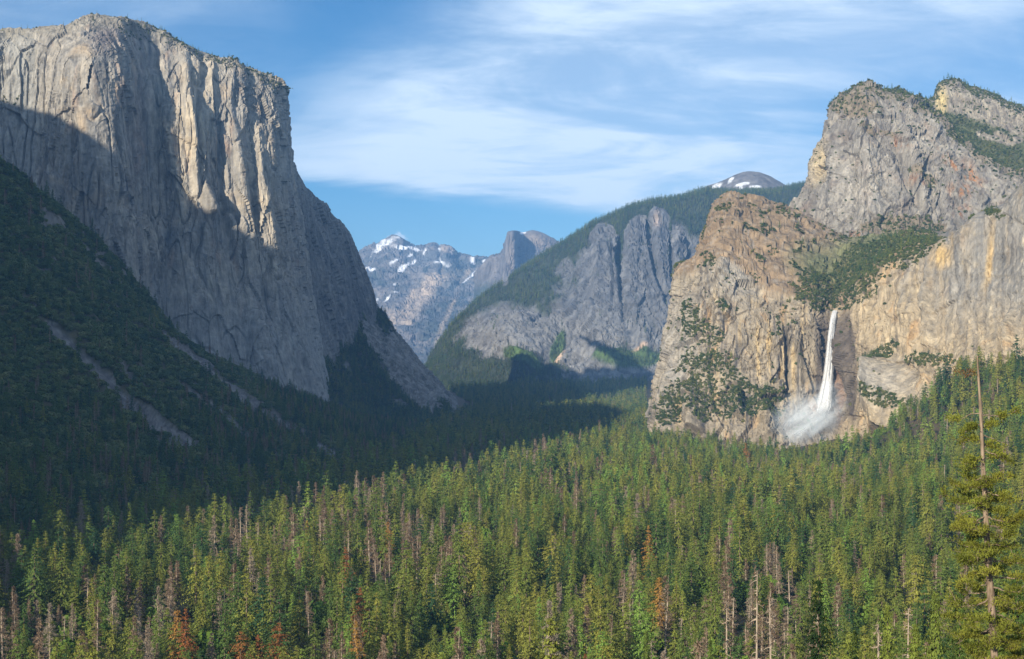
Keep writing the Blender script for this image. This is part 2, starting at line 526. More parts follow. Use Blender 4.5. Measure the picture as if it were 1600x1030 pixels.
def hill_relief(B, px, py, n):
    g = 14 * ridged(B / 160 + 2, 3) + 5 * fbm(B / 45, 3)
    rockm = np.clip(2.2 * (fbm(B / 120 + 31, 2) - 0.12), 0, 1)
    vis = sstep(-200, 100, px) * (B[:, 1] > 900)
    return np.where(B[:, 1] > 900, g + rockm * (6 * facets(B / 24)[0]), g * 0.6) - 4 * scree_mask(B, px, py) * vis


def hill_colour(V, px, py, n, n0):
    sc = scree_mask(V, px, py) * (V[:, 1] > 900)
    t = 0.5 + fbm(V / 40, 3)
    rgb = mixc((0.05, 0.052, 0.028), (0.085, 0.075, 0.045), t)
    out = sstep(0.05, 0.25, blob(px, py, 75, 345, 50, 18, 40) + blob(px, py, 150, 415, 40, 10, 45) + blob(px, py, 65, 420, 22, 20, 0) + blob(px, py, 210, 500, 8, 16) - 0.6) * (0.4 + fbm(V / 25 + 3, 2) > 0.35)
    steep = np.maximum(sstep(0.50, 0.38, n[:, 2]), out)
    rgb = mixc(rgb, (0.15, 0.14, 0.13), steep)
    rgb = mixc(rgb, mixc((0.07, 0.066, 0.068), (0.18, 0.175, 0.172), 0.45 + 1.4 * fbm(V / 9, 2)), sc)
    veg = np.clip(1.0 - 2.2 * sc - 1.1 * steep, 0, 1)
    return rgb, veg


patch('hillside', hill, 3.8, hill_relief, hill_colour, MATS['soil'], 'dark wooded hillside with grey scree chutes below the great left cliff', world=True, up=True)

# ------------------------------------------------------------------ the great monolith on the left
mono = []
for pt, pb, Yt, Yb, rnd in [((-260, 90), (-250, 520), 3150, 3080, 60), ((-150, 70), (-140, 480), 3280, 3200, 60), ((-60, 56), (-55, 430), 3330, 3240, 60), ((0, 50), (5, 420), 3350, 3250, 60),
                            ((48, 47), (55, 440), 3360, 3260, 60), ((75, 44), (84, 450), 3350, 3255, 60), ((96, 41), (110, 470), 3330, 3240, 110), ((128, 31), (145, 500), 3310, 3230, 170), ((160, 28), (178, 520), 3340, 3240, 180),
                            ((188, 29), (206, 540), 3400, 3270, 120), ((200, 31), (219, 545), 3455, 3310, 90), ((224, 36), (240, 565), 3530, 3375, 60), ((246, 46), (268, 590), 3560, 3395, 60), ((262, 53), (286, 600), 3550, 3385, 60),
                            ((304, 75), (345, 620), 3575, 3405, 70), ((318, 81), (362, 630), 3610, 3435, 60), ((345, 92), (395, 645), 3635, 3450, 60), ((368, 102), (420, 655), 3645, 3460, 60), ((385, 108), (440, 660), 3680, 3490, 60), ((410, 116), (470, 670), 3705, 3515, 70),
                            ((428, 124), (495, 675), 3735, 3545, 60), ((440, 131), (514, 680), 3800, 3590, 50), ((444, 136), (524, 684), 3950, 3720, 40), ((440, 150), (528, 690), 4400, 4100, 40)]:
    mono.append(wallcol(pt, pb, Yt, Yb, rnd))
# the nose edge bows: upright above, sweeping out below
for k in (-1, -2, -3):
    sh = (-1, -2, -3)[k]
for ci, bow in ((-3, 1.0), (-4, .9), (-5, .75), (-6, .6), (-2, 1.0), (-7, .45), (-8, .3)):
    for ri in range(1, 9):
        p = mono[ci][ri]
        X, Yp = proj(p)
        t = (Yp - 131) / 540
        X2 = X - bow * 26 * math.sin(math.pi * min(max(t, 0), 1)) ** 1.0
        mono[ci][ri] = W(X2, Yp, p[1])

MONO_RIBS = [([(150, 60, 40, 0), (150, 150, 46, 14), (165, 300, 50, 26), (190, 560, 50, 10)], 1), ([(120, 170, 10, -2), (120, 200, 10, -9), (132, 400, 12, -9), (140, 500, 12, 0)], 1),
             ([(283, 85, 12, 8), (290, 140, 14, 18), (300, 210, 16, 22), (318, 330, 16, 16), (330, 480, 16, 0)], 1), ([(265, 160, 9, 4), (268, 220, 10, 14), (280, 310, 12, 8), (300, 420, 10, 0)], 1),
             ([(326, 100, 9, 10), (322, 150, 10, 16), (330, 190, 12, 10), (335, 250, 8, 0)], 1), ([(318, 290, 8, 10), (320, 312, 10, 26), (326, 332, 10, 22), (330, 345, 8, 0)], .7),
             ([(362, 110, 10, 4), (356, 160, 10, 12), (372, 240, 12, 14), (380, 330, 12, 12), (400, 420, 12, 0)], 1), ([(400, 190, 12, 0), (402, 260, 14, 14), (412, 330, 16, 16), (425, 400, 14, 8), (440, 470, 10, 0)], 1),
             ([(342, 180, 8, -4), (344, 260, 9, -20), (352, 340, 10, -22), (372, 430, 10, -8), (390, 500, 9, 0)], 1), ([(312, 100, 7, -6), (309, 200, 8, -22), (312, 280, 8, -16), (320, 350, 8, 0)], 1),
             ([(240, 350, 20, 0), (250, 420, 26, 14), (262, 520, 28, 14), (275, 600, 28, 0)], 1), ([(385, 440, 20, 0), (405, 520, 30, 16), (430, 600, 34, 20), (450, 680, 30, 20)], 1)]


def mono_relief(B, px, py, n):
    up = sstep(40, 130, py)
    d = cliff(B, 9, 10, 8.0, 2.2, 1.0, 1.0, 7.0) * (0.35 + 0.65 * up) * (1 - 0.45 * sstep(330, 520, py))
    west = sstep(90, 60, px)
    d = d + west * 5 * ridged(B / np.array([26, 26, 500.0]) + 40, 2)
    d = d + 1.15 * ribs(px, py, MONO_RIBS)
    d = d + 10 * fbm(B / np.array([60, 60, 60.0]) + 77, 4) * (1 - up)
    return d


def mono_colour(V, px, py, n, n0):
    s1, s2, s3 = streaks(V, 34, 9, 1.0), streaks(V, 12, 14, 5.0), fbm(V / 70 + 9, 4)
    U_ = plumb(V, px - 0.13 * (py - 130) * sstep(100, 440, px))
    rgb = mixc((0.245, 0.232, 0.215), (0.37, 0.33, 0.275), 0.5 + 1.3 * s1)
    rgb = mixc(rgb, (0.105, 0.105, 0.108), 2.6 * (streaks(U_, 9, 26, 12.0) - 0.10) + 2.2 * (streaks(U_, 30, 9, 15.0) - 0.22))
    rgb = mixc(rgb, (0.46, 0.42, 0.35), 1.8 * (streaks(U_, 14, 16, 18.0) - 0.24))
    rgb = mixc(rgb, (0.14, 0.135, 0.13), 2.2 * (s2 - 0.08))
    rgb = mixc(rgb, (0.44, 0.33, 0.21), 1.7 * (s3 - 0.16) * sstep(420, 260, py))
    rgb = mixc(rgb, (0.36, 0.235, 0.16), 1.7 * (fbm(V / np.array([40, 40, 130.0]) + 61, 4) - 0.22))
    # pale flakes in the middle, grey western wall, dark dome
    rgb = mixc(rgb, (0.56, 0.47, 0.34), 0.75 * blob(px, py, 300, 190, 34, 150, 8) * (0.55 + 1.4 * s2) + 0.6 * blob(px, py, 405, 300, 30, 130, -8) * (0.5 + 1.4 * s2))
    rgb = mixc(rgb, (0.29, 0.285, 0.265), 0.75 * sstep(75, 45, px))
    rgb = mixc(rgb, (0.17, 0.145, 0.14), 0.9 * blob(px, py, 165, 60, 30, 26, -30) + 0.75 * blob(px, py, 218, 150, 18, 150, 3) * (0.6 + s2))  # tall second blob paints shade into the recess
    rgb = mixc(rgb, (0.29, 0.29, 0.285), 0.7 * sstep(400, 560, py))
    rgb = mixc(rgb, (0.12, 0.13, 0.14), 0.8 * blob(px, py, 268, 372, 16, 22, 30))
    rim = sstep(95, 45, py - np.interp(px, [0, 128, 190, 250, 304, 370, 440], [48, 30, 28, 46, 75, 102, 131]) + 45) * sstep(0.25, 0.55, n0[:, 2] + 0.5 * fbm(V / 30, 3))
    top = np.interp(px, [-300, 0, 96, 128, 190, 250, 304, 370, 440], [90, 48, 40, 30, 28, 46, 75, 102, 131])
    veg = 0.5 * sstep(14, 3, py - top) * sstep(180, 215, px) + 0.06 * sstep(20, 2, py - top) + 0.35 * sstep(60, 0, py - top) * blob(px, py, 215, 60, 34, 26) + 0.22 * sstep(26, 4, py - top) * sstep(190, 280, px)
    veg = veg + 0.8 * blob(px, py, 14, 158, 22, 8)
    veg = np.where(py < top + 0.5, 0.10, veg)
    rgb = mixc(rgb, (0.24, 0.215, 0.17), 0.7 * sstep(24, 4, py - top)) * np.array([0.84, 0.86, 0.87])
    return rgb, veg


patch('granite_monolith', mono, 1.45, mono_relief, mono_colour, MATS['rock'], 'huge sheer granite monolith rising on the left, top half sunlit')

# its far flank, turned away from the sun
flank = []
for pt, pb, Yt, Yb in [((425, 215), (470, 640), 4080, 3960), ((449, 254), (492, 640), 4200, 4020), ((472, 285), (512, 640), 4420, 4200), ((492, 309), (528, 635), 4600, 4330), ((522, 339), (556, 630), 4820, 4520),
                       ((541, 360), (575, 625), 4950, 4660), ((552, 385), (588, 625), 5030, 4760), ((566, 425), (600, 630), 5080, 4830), ((580, 466), (612, 635), 5120, 4900), ((597, 492), (628, 640), 5180, 4960), ((611, 523), (645, 645), 5240, 5020), ((628, 560), (665, 660), 5700, 5500)]:
    flank.append(wallcol(pt, pb, Yt, Yb, 40, 600))


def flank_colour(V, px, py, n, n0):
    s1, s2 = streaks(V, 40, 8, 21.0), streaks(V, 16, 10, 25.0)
    rgb = mixc((0.12, 0.12, 0.12), (0.20, 0.19, 0.175), 0.5 + 1.3 * s1)  # flank rock painted darker than the front face to deepen its shade
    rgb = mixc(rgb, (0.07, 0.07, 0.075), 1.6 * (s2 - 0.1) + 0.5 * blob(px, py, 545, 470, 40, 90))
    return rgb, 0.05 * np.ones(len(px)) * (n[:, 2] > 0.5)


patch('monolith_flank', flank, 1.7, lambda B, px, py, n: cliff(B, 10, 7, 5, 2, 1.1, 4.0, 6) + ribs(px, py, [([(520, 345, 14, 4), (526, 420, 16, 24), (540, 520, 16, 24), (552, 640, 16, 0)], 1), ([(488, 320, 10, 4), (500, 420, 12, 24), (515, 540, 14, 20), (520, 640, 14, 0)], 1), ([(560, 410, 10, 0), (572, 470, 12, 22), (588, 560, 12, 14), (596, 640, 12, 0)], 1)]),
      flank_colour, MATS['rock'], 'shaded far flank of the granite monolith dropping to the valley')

# apron of slabs and woods right of its foot
apron = []
for c in [[(470, 500, 4150), (478, 545, 4080), (488, 590, 4000), (500, 640, 3900), (520, 690, 3500)], [(500, 500, 4500), (505, 543, 4350), (520, 590, 4200), (545, 640, 4050), (570, 692, 3500)],
          [(535, 495, 4800), (540, 530, 4600), (560, 580, 4430), (590, 635, 4250), (610, 690, 3550)], [(565, 480, 5000), (570, 510, 4840), (595, 565, 4600), (625, 620, 4400), (645, 688, 3650)],
          [(598, 490, 5160), (605, 515, 5040), (628, 560, 4800), (660, 615, 4560), (680, 684, 3750)], [(615, 515, 5300), (628, 540, 5180), (655, 572, 4950), (690, 618, 4700), (712, 676, 3950)],
          [(640, 545, 5800), (655, 566, 5600), (685, 595, 5300), (712, 630, 5000), (730, 676, 4300)]]:
    apron.append([W(*p) for p in c])


def apron_colour(V, px, py, n, n0):
    slab = sstep(0.15, 0.5, 1.2 * blob(px, py, 640, 580, 40, 90, -35) + 0.8 * blob(px, py, 575, 520, 14, 30, -30) + 0.7 * blob(px, py, 620, 633, 20, 8, 30) + 1.0 * blob(px, py, 652, 632, 26, 4, 28) + 0.8 * blob(px, py, 540, 575, 6, 14, -20) + 0.9 * sstep(5, 1, (px - np.interp(py, [500, 640], [606, 706])) * -1) + 0.35 * fbm(V / 50, 4) - 0.25)
    rgb = mixc((0.06, 0.06, 0.045), (0.22, 0.21, 0.20), slab * (0.6 + 1.3 * fbm(V / np.array([20, 20, 60.0]), 3)))
    return rgb, np.clip(0.9 - 1.5 * slab, 0, 1)


patch('rock_apron', apron, 1.6, lambda B, px, py, n: cliff(B, 10, 7, 4, 2, 1.0, 9.0, 2.0) * 0.9, apron_colour, MATS['rock'], 'rock slabs and dark woods at the foot of the monolith')

# ------------------------------------------------------------------ right: waterfall cliff with its hanging bowl
WC = [
    [(1120, 440, 3900), (1090, 425, 3650), (1080, 440, 3600), (1070, 470, 3560), (1062, 540, 3500), (1050, 600, 3450), (1046, 690, 3400)],
    [(1075, 424, 3400), (1062, 417, 3230), (1055, 437, 3180), (1050, 475, 3150), (1036, 545, 3090), (1024, 604, 3040), (1012, 700, 2960)],
    [(1100, 415, 3500), (1084, 408, 3220), (1082, 428, 3110), (1080, 470, 3060), (1068, 545, 3000), (1056, 620, 2940), (1048, 705, 2830)],
    [(1112, 362, 3600), (1104, 362, 3290), (1112, 405, 3120), (1112, 460, 3030), (1106, 540, 2960), (1096, 610, 2890), (1090, 705, 2780)],
    [(1128, 330, 3700), (1120, 322, 3370), (1138, 412, 3090), (1143, 470, 2990), (1145, 540, 2930), (1140, 610, 2860), (1136, 700, 2740)],
    [(1150, 314, 3750), (1144, 307, 3430), (1172, 440, 3050), (1180, 490, 2960), (1184, 550, 2910), (1186, 615, 2850), (1186, 710, 2700)],
    [(1190, 322, 3750), (1176, 312, 3460), (1204, 462, 3010), (1210, 500, 2950), (1214, 560, 2910), (1216, 620, 2860), (1214, 712, 2680)],
    [(1215, 328, 3750), (1206, 320, 3470), (1232, 468, 2990), (1236, 510, 2935), (1239, 565, 2905), (1240, 625, 2870), (1236, 715, 2680)],
    [(1240, 336, 3720), (1234, 330, 3450), (1258, 478, 2975), (1259, 520, 2925), (1260, 570, 2900), (1258, 625, 2870), (1252, 715, 2690)],
    [(1285, 358, 3700), (1275, 355, 3420), (1280, 484, 2985), (1279, 525, 2935), (1278, 575, 2905), (1274, 635, 2870), (1266, 715, 2720)],
    [(1310, 374, 3700), (1302, 368, 3400), (1292, 488, 3005), (1289, 530, 2950), (1286, 580, 2915), (1282, 640, 2875), (1280, 712, 2720)],
    [(1340, 378, 3700), (1330, 380, 3350), (1304, 489, 3005), (1304, 535, 2955), (1304, 590, 2915), (1304, 645, 2860), (1306, 705, 2700)],
    [(1366, 374, 3700), (1358, 378, 3320), (1316, 480, 2970), (1318, 530, 2925), (1320, 580, 2885), (1324, 635, 2820), (1330, 690, 2660)],
    [(1410, 368, 3700), (1398, 374, 3250), (1345, 460, 2880), (1350, 510, 2830), (1356, 570, 2760), (1362, 620, 2680), (1372, 680, 2540)],
    [(1450, 364, 3600), (1440, 374, 3150), (1378, 426, 2820), (1384, 490, 2760), (1390, 545, 2700), (1400, 600, 2620), (1412, 680, 2460)],
    [(1478, 362, 3400), (1462, 376, 3000), (1412, 400, 2780), (1415, 470, 2700), (1420, 530, 2630), (1430, 590, 2540), (1444, 680, 2380)],
    [(1495, 360, 3200), (1474, 372, 2900), (1448, 390, 2730), (1446, 460, 2640), (1450, 530, 2560), (1462, 590, 2470), (1476, 670, 2320)],
    [(1520, 355, 3150), (1488, 366, 2800), (1476, 377, 2690), (1474, 450, 2600), (1478, 520, 2520), (1490, 580, 2420), (1504, 660, 2270)],
    [(1540, 330, 3100), (1505, 352, 2720), (1496, 362, 2640), (1496, 440, 2560), (1504, 515, 2480), (1516, 570, 2380), (1530, 650, 2240)],
    [(1560, 322, 3050), (1530, 332, 2680), (1526, 340, 2610), (1528, 430, 2530), (1536, 505, 2450), (1546, 560, 2350), (1558, 640, 2200)],
    [(1590, 310, 3000), (1562, 326, 2640), (1558, 334, 2580), (1560, 420, 2500), (1566, 500, 2410), (1574, 555, 2310), (1586, 640, 2150)],
    [(1610, 285, 2950), (1580, 304, 2610), (1577, 316, 2550), (1582, 410, 2470), (1590, 490, 2380), (1600, 550, 2270), (1612, 640, 2110)],
    [(1650, 260, 2900), (1612, 276, 2570), (1610, 290, 2510), (1618, 400, 2420), (1626, 480, 2330), (1636, 545, 2210), (1650, 640, 2050)],
    [(1720, 230, 2800), (1690, 240, 2480), (1690, 255, 2420), (1698, 380, 2320), (1706, 460, 2220), (1716, 540, 2090), (1730, 640, 1920)],
    [(1850, 210, 2600), (1820, 215, 2280), (1820, 230, 2230), (1828, 360, 2130), (1836, 450, 2030), (1846, 540, 1900), (1860, 640, 1740)]]
WC = [[W(*p) for p in c] for c in WC]
for c in WC:      # the rock goes on below the ground
    g = float(ground_h(np.array([c[-1][0]]), np.array([c[-1][1]]))[0])
    c[-1][2] = min(c[-1][2], g - 40)
WC_RIBS = [([(1050, 560, 16, 0), (1050, 600, 20, 30), (1048, 650, 24, 50), (1046, 690, 26, 50)], 1), ([(1080, 590, 14, 0), (1083, 620, 18, 40), (1090, 680, 22, 50)], 1), ([(1150, 600, 9, 0), (1152, 620, 10, 30), (1152, 650, 12, 30)], 1),
           ([(1190, 610, 16, 0), (1192, 640, 20, 30), (1195, 690, 24, 30)], 1), ([(1224, 490, 5, -6), (1229, 540, 5, -26), (1231, 600, 5, -26), (1232, 630, 5, 0)], 1), ([(1212, 490, 7, 0), (1213, 540, 8, 14), (1216, 620, 8, 10)], 1), ([(1245, 490, 8, 0), (1247, 540, 8, 16), (1249, 630, 8, 6)], 1),
           ([(1375, 556, 30, 0), (1385, 580, 44, 60), (1392, 620, 48, 80), (1400, 680, 50, 60)], 1), ([(1452, 410, 10, 4), (1448, 470, 10, 22), (1452, 520, 11, 22), (1455, 570, 10, 0)], 1), ([(1412, 420, 16, 0), (1418, 480, 20, 14), (1425, 560, 20, 0)], 1),
           ([(1575, 460, 7, 0), (1568, 500, 7, -18), (1562, 560, 7, -18)], 1), ([(1580, 480, 10, 0), (1576, 520, 12, 22), (1572, 560, 12, 10)], 1), ([(1130, 400, 12, 0), (1128, 420, 14, 26), (1124, 460, 14, 12), (1120, 520, 14, 0)], 1), ([(1085, 440, 16, 0), (1078, 480, 18, 26), (1070, 540, 18, 14), (1060, 600, 18, 0)], 1),
           ([(1310, 484, 10, 2), (1316, 520, 12, 30), (1325, 570, 14, 30), (1330, 620, 12, 0)], 1)]
RIMX = [1050, 1084, 1112, 1140, 1172, 1204, 1232, 1258, 1280, 1304, 1318, 1345, 1378, 1412, 1448, 1476, 1496, 1526, 1560, 1580, 1620, 1700]
RIMY = [437, 430, 410, 415, 441, 462, 468, 478, 484, 489, 480, 460, 426, 400, 390, 377, 362, 338, 332, 314, 285, 250]
WC_VEG = [(1395, 395, 70, 22, -12), (1330, 440, 50, 34, -30), (1280, 455, 40, 28, 20), (1310, 470, 26, 14, 0), (1100, 570, 46, 16, -12), (1110, 520, 24, 14, 40), (1098, 605, 30, 20, 50), (1150, 600, 18, 40, -40), (1190, 617, 34, 12, 10), (1130, 630, 30, 18, 20), (1095, 630, 18, 34, -20), (1170, 640, 50, 14, 8),
          (1060, 640, 10, 40, 10), (1085, 500, 12, 26, 0), (1358, 580, 12, 40, 20), (1380, 555, 30, 12, -40), (1410, 635, 26, 14, 0), (1500, 340, 22, 8, -20), (1560, 336, 22, 6, 10), (1450, 560, 40, 10, 0), (1130, 480, 9, 8, 0)]


def wc_relief(B, px, py, n):
    rim = np.interp(px, RIMX, RIMY)
    up = sstep(6, -14, py - rim)
    east = sstep(1320, 1360, px)
    wall = cliff(B, 7, 9.5, 8.0, 2.0, 0.75, 12.0, 8.0) * (1 - 0.75 * east) + east * (6 * facets(plumb(B, px) / np.array([48, 48, 150.0]) + 3)[0] + 3 * facets(plumb(B, px) / np.array([19, 19, 42.0]) + 6)[0] + 2.5 * facets(B / 22 + 9)[0] + 2.0 * fbm(B / 10 + 4, 2) - 4 * sstep(0.10, 0, np.abs(perlin(plumb(B, px) / np.array([22, 22, 260.0]) + 2))))
    lean = sstep(1440, 1475, px)
    slope = 11 * ridged(B / 75 + 5, 3) + 6 * facets(B / np.array([30, 30, 26.0]))[0] + 2.5 * fbm(B / 12, 3)
    d = wall * (1 - up) * (1 - 0.3 * lean) + slope * up * sstep(1480, 1430, px)
    d = d + shelves(B, 7, 55, 3.0) * (1 - up) * (1 - 0.5 * lean)
    return d + ribs(px, py, WC_RIBS)


def wc_colour(V, px, py, n, n0):
    rim = np.interp(px, RIMX, RIMY)
    up = sstep(2, -10, py - rim) * sstep(1490, 1440, px)
    U_ = plumb(V, px)
    s1, s2, s3 = streaks(U_, 20, 12, 31.0), streaks(U_, 7, 20, 35.0), fbm(U_ / np.array([40, 40, 85.0]) + 19, 4)
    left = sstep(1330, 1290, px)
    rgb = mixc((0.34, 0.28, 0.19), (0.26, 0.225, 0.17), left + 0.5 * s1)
    rgb = mixc(rgb, (0.45, 0.37, 0.24), 1.7 * (s3 - 0.10) * (1 - 0.3 * left))
    rgb = mixc(rgb, (0.40, 0.25, 0.11), 2.0 * (fbm(V / np.array([30, 30, 90.0]) + 71, 4) - 0.2))
    rgb = mixc(rgb, (0.10, 0.095, 0.09), (2.8 - 1.3 * sstep(1320, 1360, px)) * (s2 - 0.06))
    grey = sstep(1395, 1480, px) * sstep(560, 430, py + 60 * s1)
    rgb = mixc(rgb, mixc((0.155, 0.155, 0.15), (0.27, 0.255, 0.225), 0.5 + 1.6 * s2), 0.95 * np.clip(grey + 1.4 * (s1) * (grey > 0.05), 0, 1))
    rgb = mixc(rgb, (0.46, 0.33, 0.15), 1.2 * blob(px, py, 1500, 365, 14, 22, 30) * (0.3 + s1 * 2) + 1.3 * blob(px, py, 1545, 400, 5, 60, 6) * (0.6 + s1) + 1.0 * blob(px, py, 1470, 400, 20, 20))
    rgb = mixc(rgb, (0.30, 0.285, 0.255), 0.85 * blob(px, py, 1390, 610, 44, 46) + 0.75 * blob(px, py, 1060, 560, 40, 110) + 0.7 * blob(px, py, 1150, 430, 50, 40))
    s4 = streaks(U_, 13, 22, 38.0)
    rgb = mixc(rgb, (0.15, 0.145, 0.135), 2.2 * (0.6 * s4 + 0.5 * s3 - 0.03) * sstep(1340, 1440, px) * sstep(560, 430, py))
    rgb = mixc(rgb, (0.47, 0.40, 0.28), (3.0 - 1.6 * grey) * (fbm(U_ / np.array([22, 22, 34.0]) + 55, 4) - 0.20) * sstep(1320, 1360, px))
    rgb = mixc(rgb, (0.48, 0.37, 0.20), left * sstep(0.05, 0.35, s4 + 0.5 * s3) * (0.75 * blob(px, py, 1200, 560, 90, 100) + 0.8 * blob(px, py, 1075, 650, 50, 40)))  # golden patches paint sunlit faces into the rock colour
    # wet stone about the fall
    rgb = mixc(rgb, (0.105, 0.088, 0.072), 1.0 * sstep(0.2, 0.8, blob(px, py, 1288, 570, 20, 105, 3) + 0.5 * s1) + 0.9 * sstep(0.15, 0.8, blob(px, py, 1322, 585, 24, 80, -8) + 0.7 * s1) + 0.9 * sstep(.2, .8, blob(px, py, 1326, 520, 14, 50, -8) + 0.6 * s1) + 0.8 * blob(px, py, 1352, 565, 14, 22) + 0.9 * sstep(.1, .7, blob(px, py, 1270, 655, 60, 34, -20) + 0.6 * s1))
    rgb = mixc(rgb, (0.24, 0.15, 0.10), 0.7 * blob(px, py, 1310, 590, 6, 70, 0) + 0.6 * blob(px, py, 1270, 640, 12, 14))
    dirt = mixc((0.17, 0.125, 0.08), (0.27, 0.20, 0.125), 0.5 + 1.2 * fbm(V / 26 + 3, 4))
    dirt = mixc(dirt, (0.25, 0.225, 0.19), 2.0 * (fbm(V / 14 + 8, 3) - 0.05))
    grass = np.zeros(len(px))
    for x, y, a, b, g in [(1290, 420, 60, 34, 20), (1370, 380, 60, 16, 0), (1330, 400, 50, 30, 0)]:
        grass = np.maximum(grass, blob(px, py, x, y, a, b, g))
    dirt = mixc(dirt, (0.14, 0.145, 0.07), 1.1 * grass)
    rgb = mixc(rgb, dirt, up)
    cl = fbm(V / 60 + 2, 4)
    veg = 0.9 * up * sstep(0.05, 0.45, cl) + 0.35 * (1 - up) * (n[:, 2] > 0.4) * (px < 1330) * sstep(0.0, 0.3, cl)
    for k, (x, y, a, b, g) in enumerate(WC_VEG):
        veg = veg + 1.2 * sstep(0.15, 0.5, blob(px, py, x, y, a, b, g) + 0.45 * fbm(V / 28 + k, 3))
    veg = veg * (1 - sstep(0.2, 0.6, blob(px, py, 1292, 570, 34, 120)) * (py > 492)) * np.where((px > 1440) & (py > rim + 10) & (py < 540), 0.05, 1)
    veg = np.where(n[:, 2] < -0.1, 0, veg)
    return rgb, veg


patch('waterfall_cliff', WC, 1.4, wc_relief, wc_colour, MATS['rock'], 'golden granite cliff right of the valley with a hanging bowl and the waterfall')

# ------------------------------------------------------------------ right: high rock behind the bowl
HC = [[(1330, 250, 4500), (1330, 300, 4300), (1310, 330, 4250), (1290, 360, 4200), (1270, 390, 4100), (1260, 430, 4000)],
      [(1318, 166, 4100), (1309, 163, 3960), (1285, 225, 3930), (1267, 265, 3900), (1247, 302, 3880), (1228, 350, 3850), (1222, 420, 3800)],
      [(1326, 152, 4150), (1317, 154, 3900), (1301, 215, 3850), (1290, 265, 3820), (1276, 305, 3790), (1264, 350, 3760), (1258, 420, 3720)],
      [(1345, 148, 4200), (1334, 144, 3850), (1326, 215, 3760), (1320, 265, 3720), (1312, 310, 3680), (1306, 350, 3640), (1302, 420, 3590)],
      [(1360, 142, 4200), (1352, 138, 3840), (1348, 215, 3730), (1346, 265, 3680), (1342, 310, 3640), (1340, 350, 3600), (1338, 420, 3550)],
      [(1378, 143, 4200), (1370, 139, 3830), (1376, 215, 3710), (1380, 265, 3660), (1380, 310, 3620), (1380, 350, 3580), (1380, 420, 3520)],
      [(1400, 150, 4200), (1392, 146, 3830), (1405, 215, 3710), (1414, 265, 3650), (1418, 310, 3610), (1420, 350, 3570), (1420, 420, 3510)],
      [(1425, 158, 4200), (1416, 153, 3840), (1440, 215, 3720), (1452, 265, 3660), (1460, 310, 3610), (1462, 350, 3570), (1464, 420, 3510)],
      [(1450, 172, 4150), (1440, 163, 3850), (1470, 222, 3730), (1486, 268, 3660), (1496, 310, 3610), (1500, 350, 3560), (1502, 420, 3500)],
      [(1474, 190, 4100), (1466, 186, 3860), (1496, 240, 3740), (1516, 278, 3670), (1528, 315, 3610), (1534, 350, 3560), (1538, 420, 3500)],
      [(1500, 222, 4050), (1492, 218, 3840), (1522, 260, 3730), (1544, 290, 3660), (1556, 322, 3600), (1562, 355, 3550), (1566, 420, 3490)],
      [(1530, 248, 4000), (1524, 245, 3810), (1550, 275, 3710), (1570, 300, 3640), (1584, 330, 3580), (1590, 360, 3530), (1594, 420, 3470)],
      [(1570, 268, 3950), (1562, 265, 3780), (1586, 288, 3680), (1604, 310, 3610), (1616, 336, 3550), (1622, 364, 3500), (1626, 420, 3440)],
      [(1615, 280, 3900), (1606, 277, 3740), (1630, 298, 3640), (1650, 320, 3570), (1660, 344, 3510), (1668, 370, 3460), (1672, 420, 3400)],
      [(1700, 300, 3800), (1690, 298, 3650), (1710, 318, 3550), (1730, 340, 3480), (1740, 360, 3420), (1748, 385, 3370), (1752, 420, 3300)]]
HC[0].insert(1, (1325, 280, 4400))
HC = [[W(*p) for p in c] for c in HC]


def hc_relief(B, px, py, n):
    # slabs dip to the lower right: lean the blocks that way
    T = B.copy(); T[:, 2] = B[:, 2] + 0.55 * (B[:, 0] - 1900) * sstep(1400, 1500, px)
    d = cliff(T, 12, 10, 7.0, 2.2, 0.95, 17.0, 3.6)
    d = d + ribs(px, py, [([(1302, 190, 12, 10), (1310, 240, 16, 26), (1308, 300, 18, 20), (1300, 380, 18, 0)], 1), ([(1362, 160, 16, 0), (1356, 220, 20, 24), (1360, 300, 24, 30), (1350, 400, 26, 10)], 1), ([(1330, 210, 7, 0), (1334, 270, 8, -18), (1338, 340, 8, -12), (1340, 400, 8, 0)], 1),
                             ([(1400, 170, 12, 0), (1420, 230, 16, 20), (1440, 300, 18, 20), (1450, 390, 18, 0)], 1), ([(1398, 240, 8, -6), (1418, 290, 10, -24), (1440, 330, 10, -16), (1460, 390, 8, 0)], 1), ([(1350, 205, 6, 0), (1395, 232, 8, -12), (1420, 262, 8, -14), (1450, 300, 8, 0)], 1)])
    return d


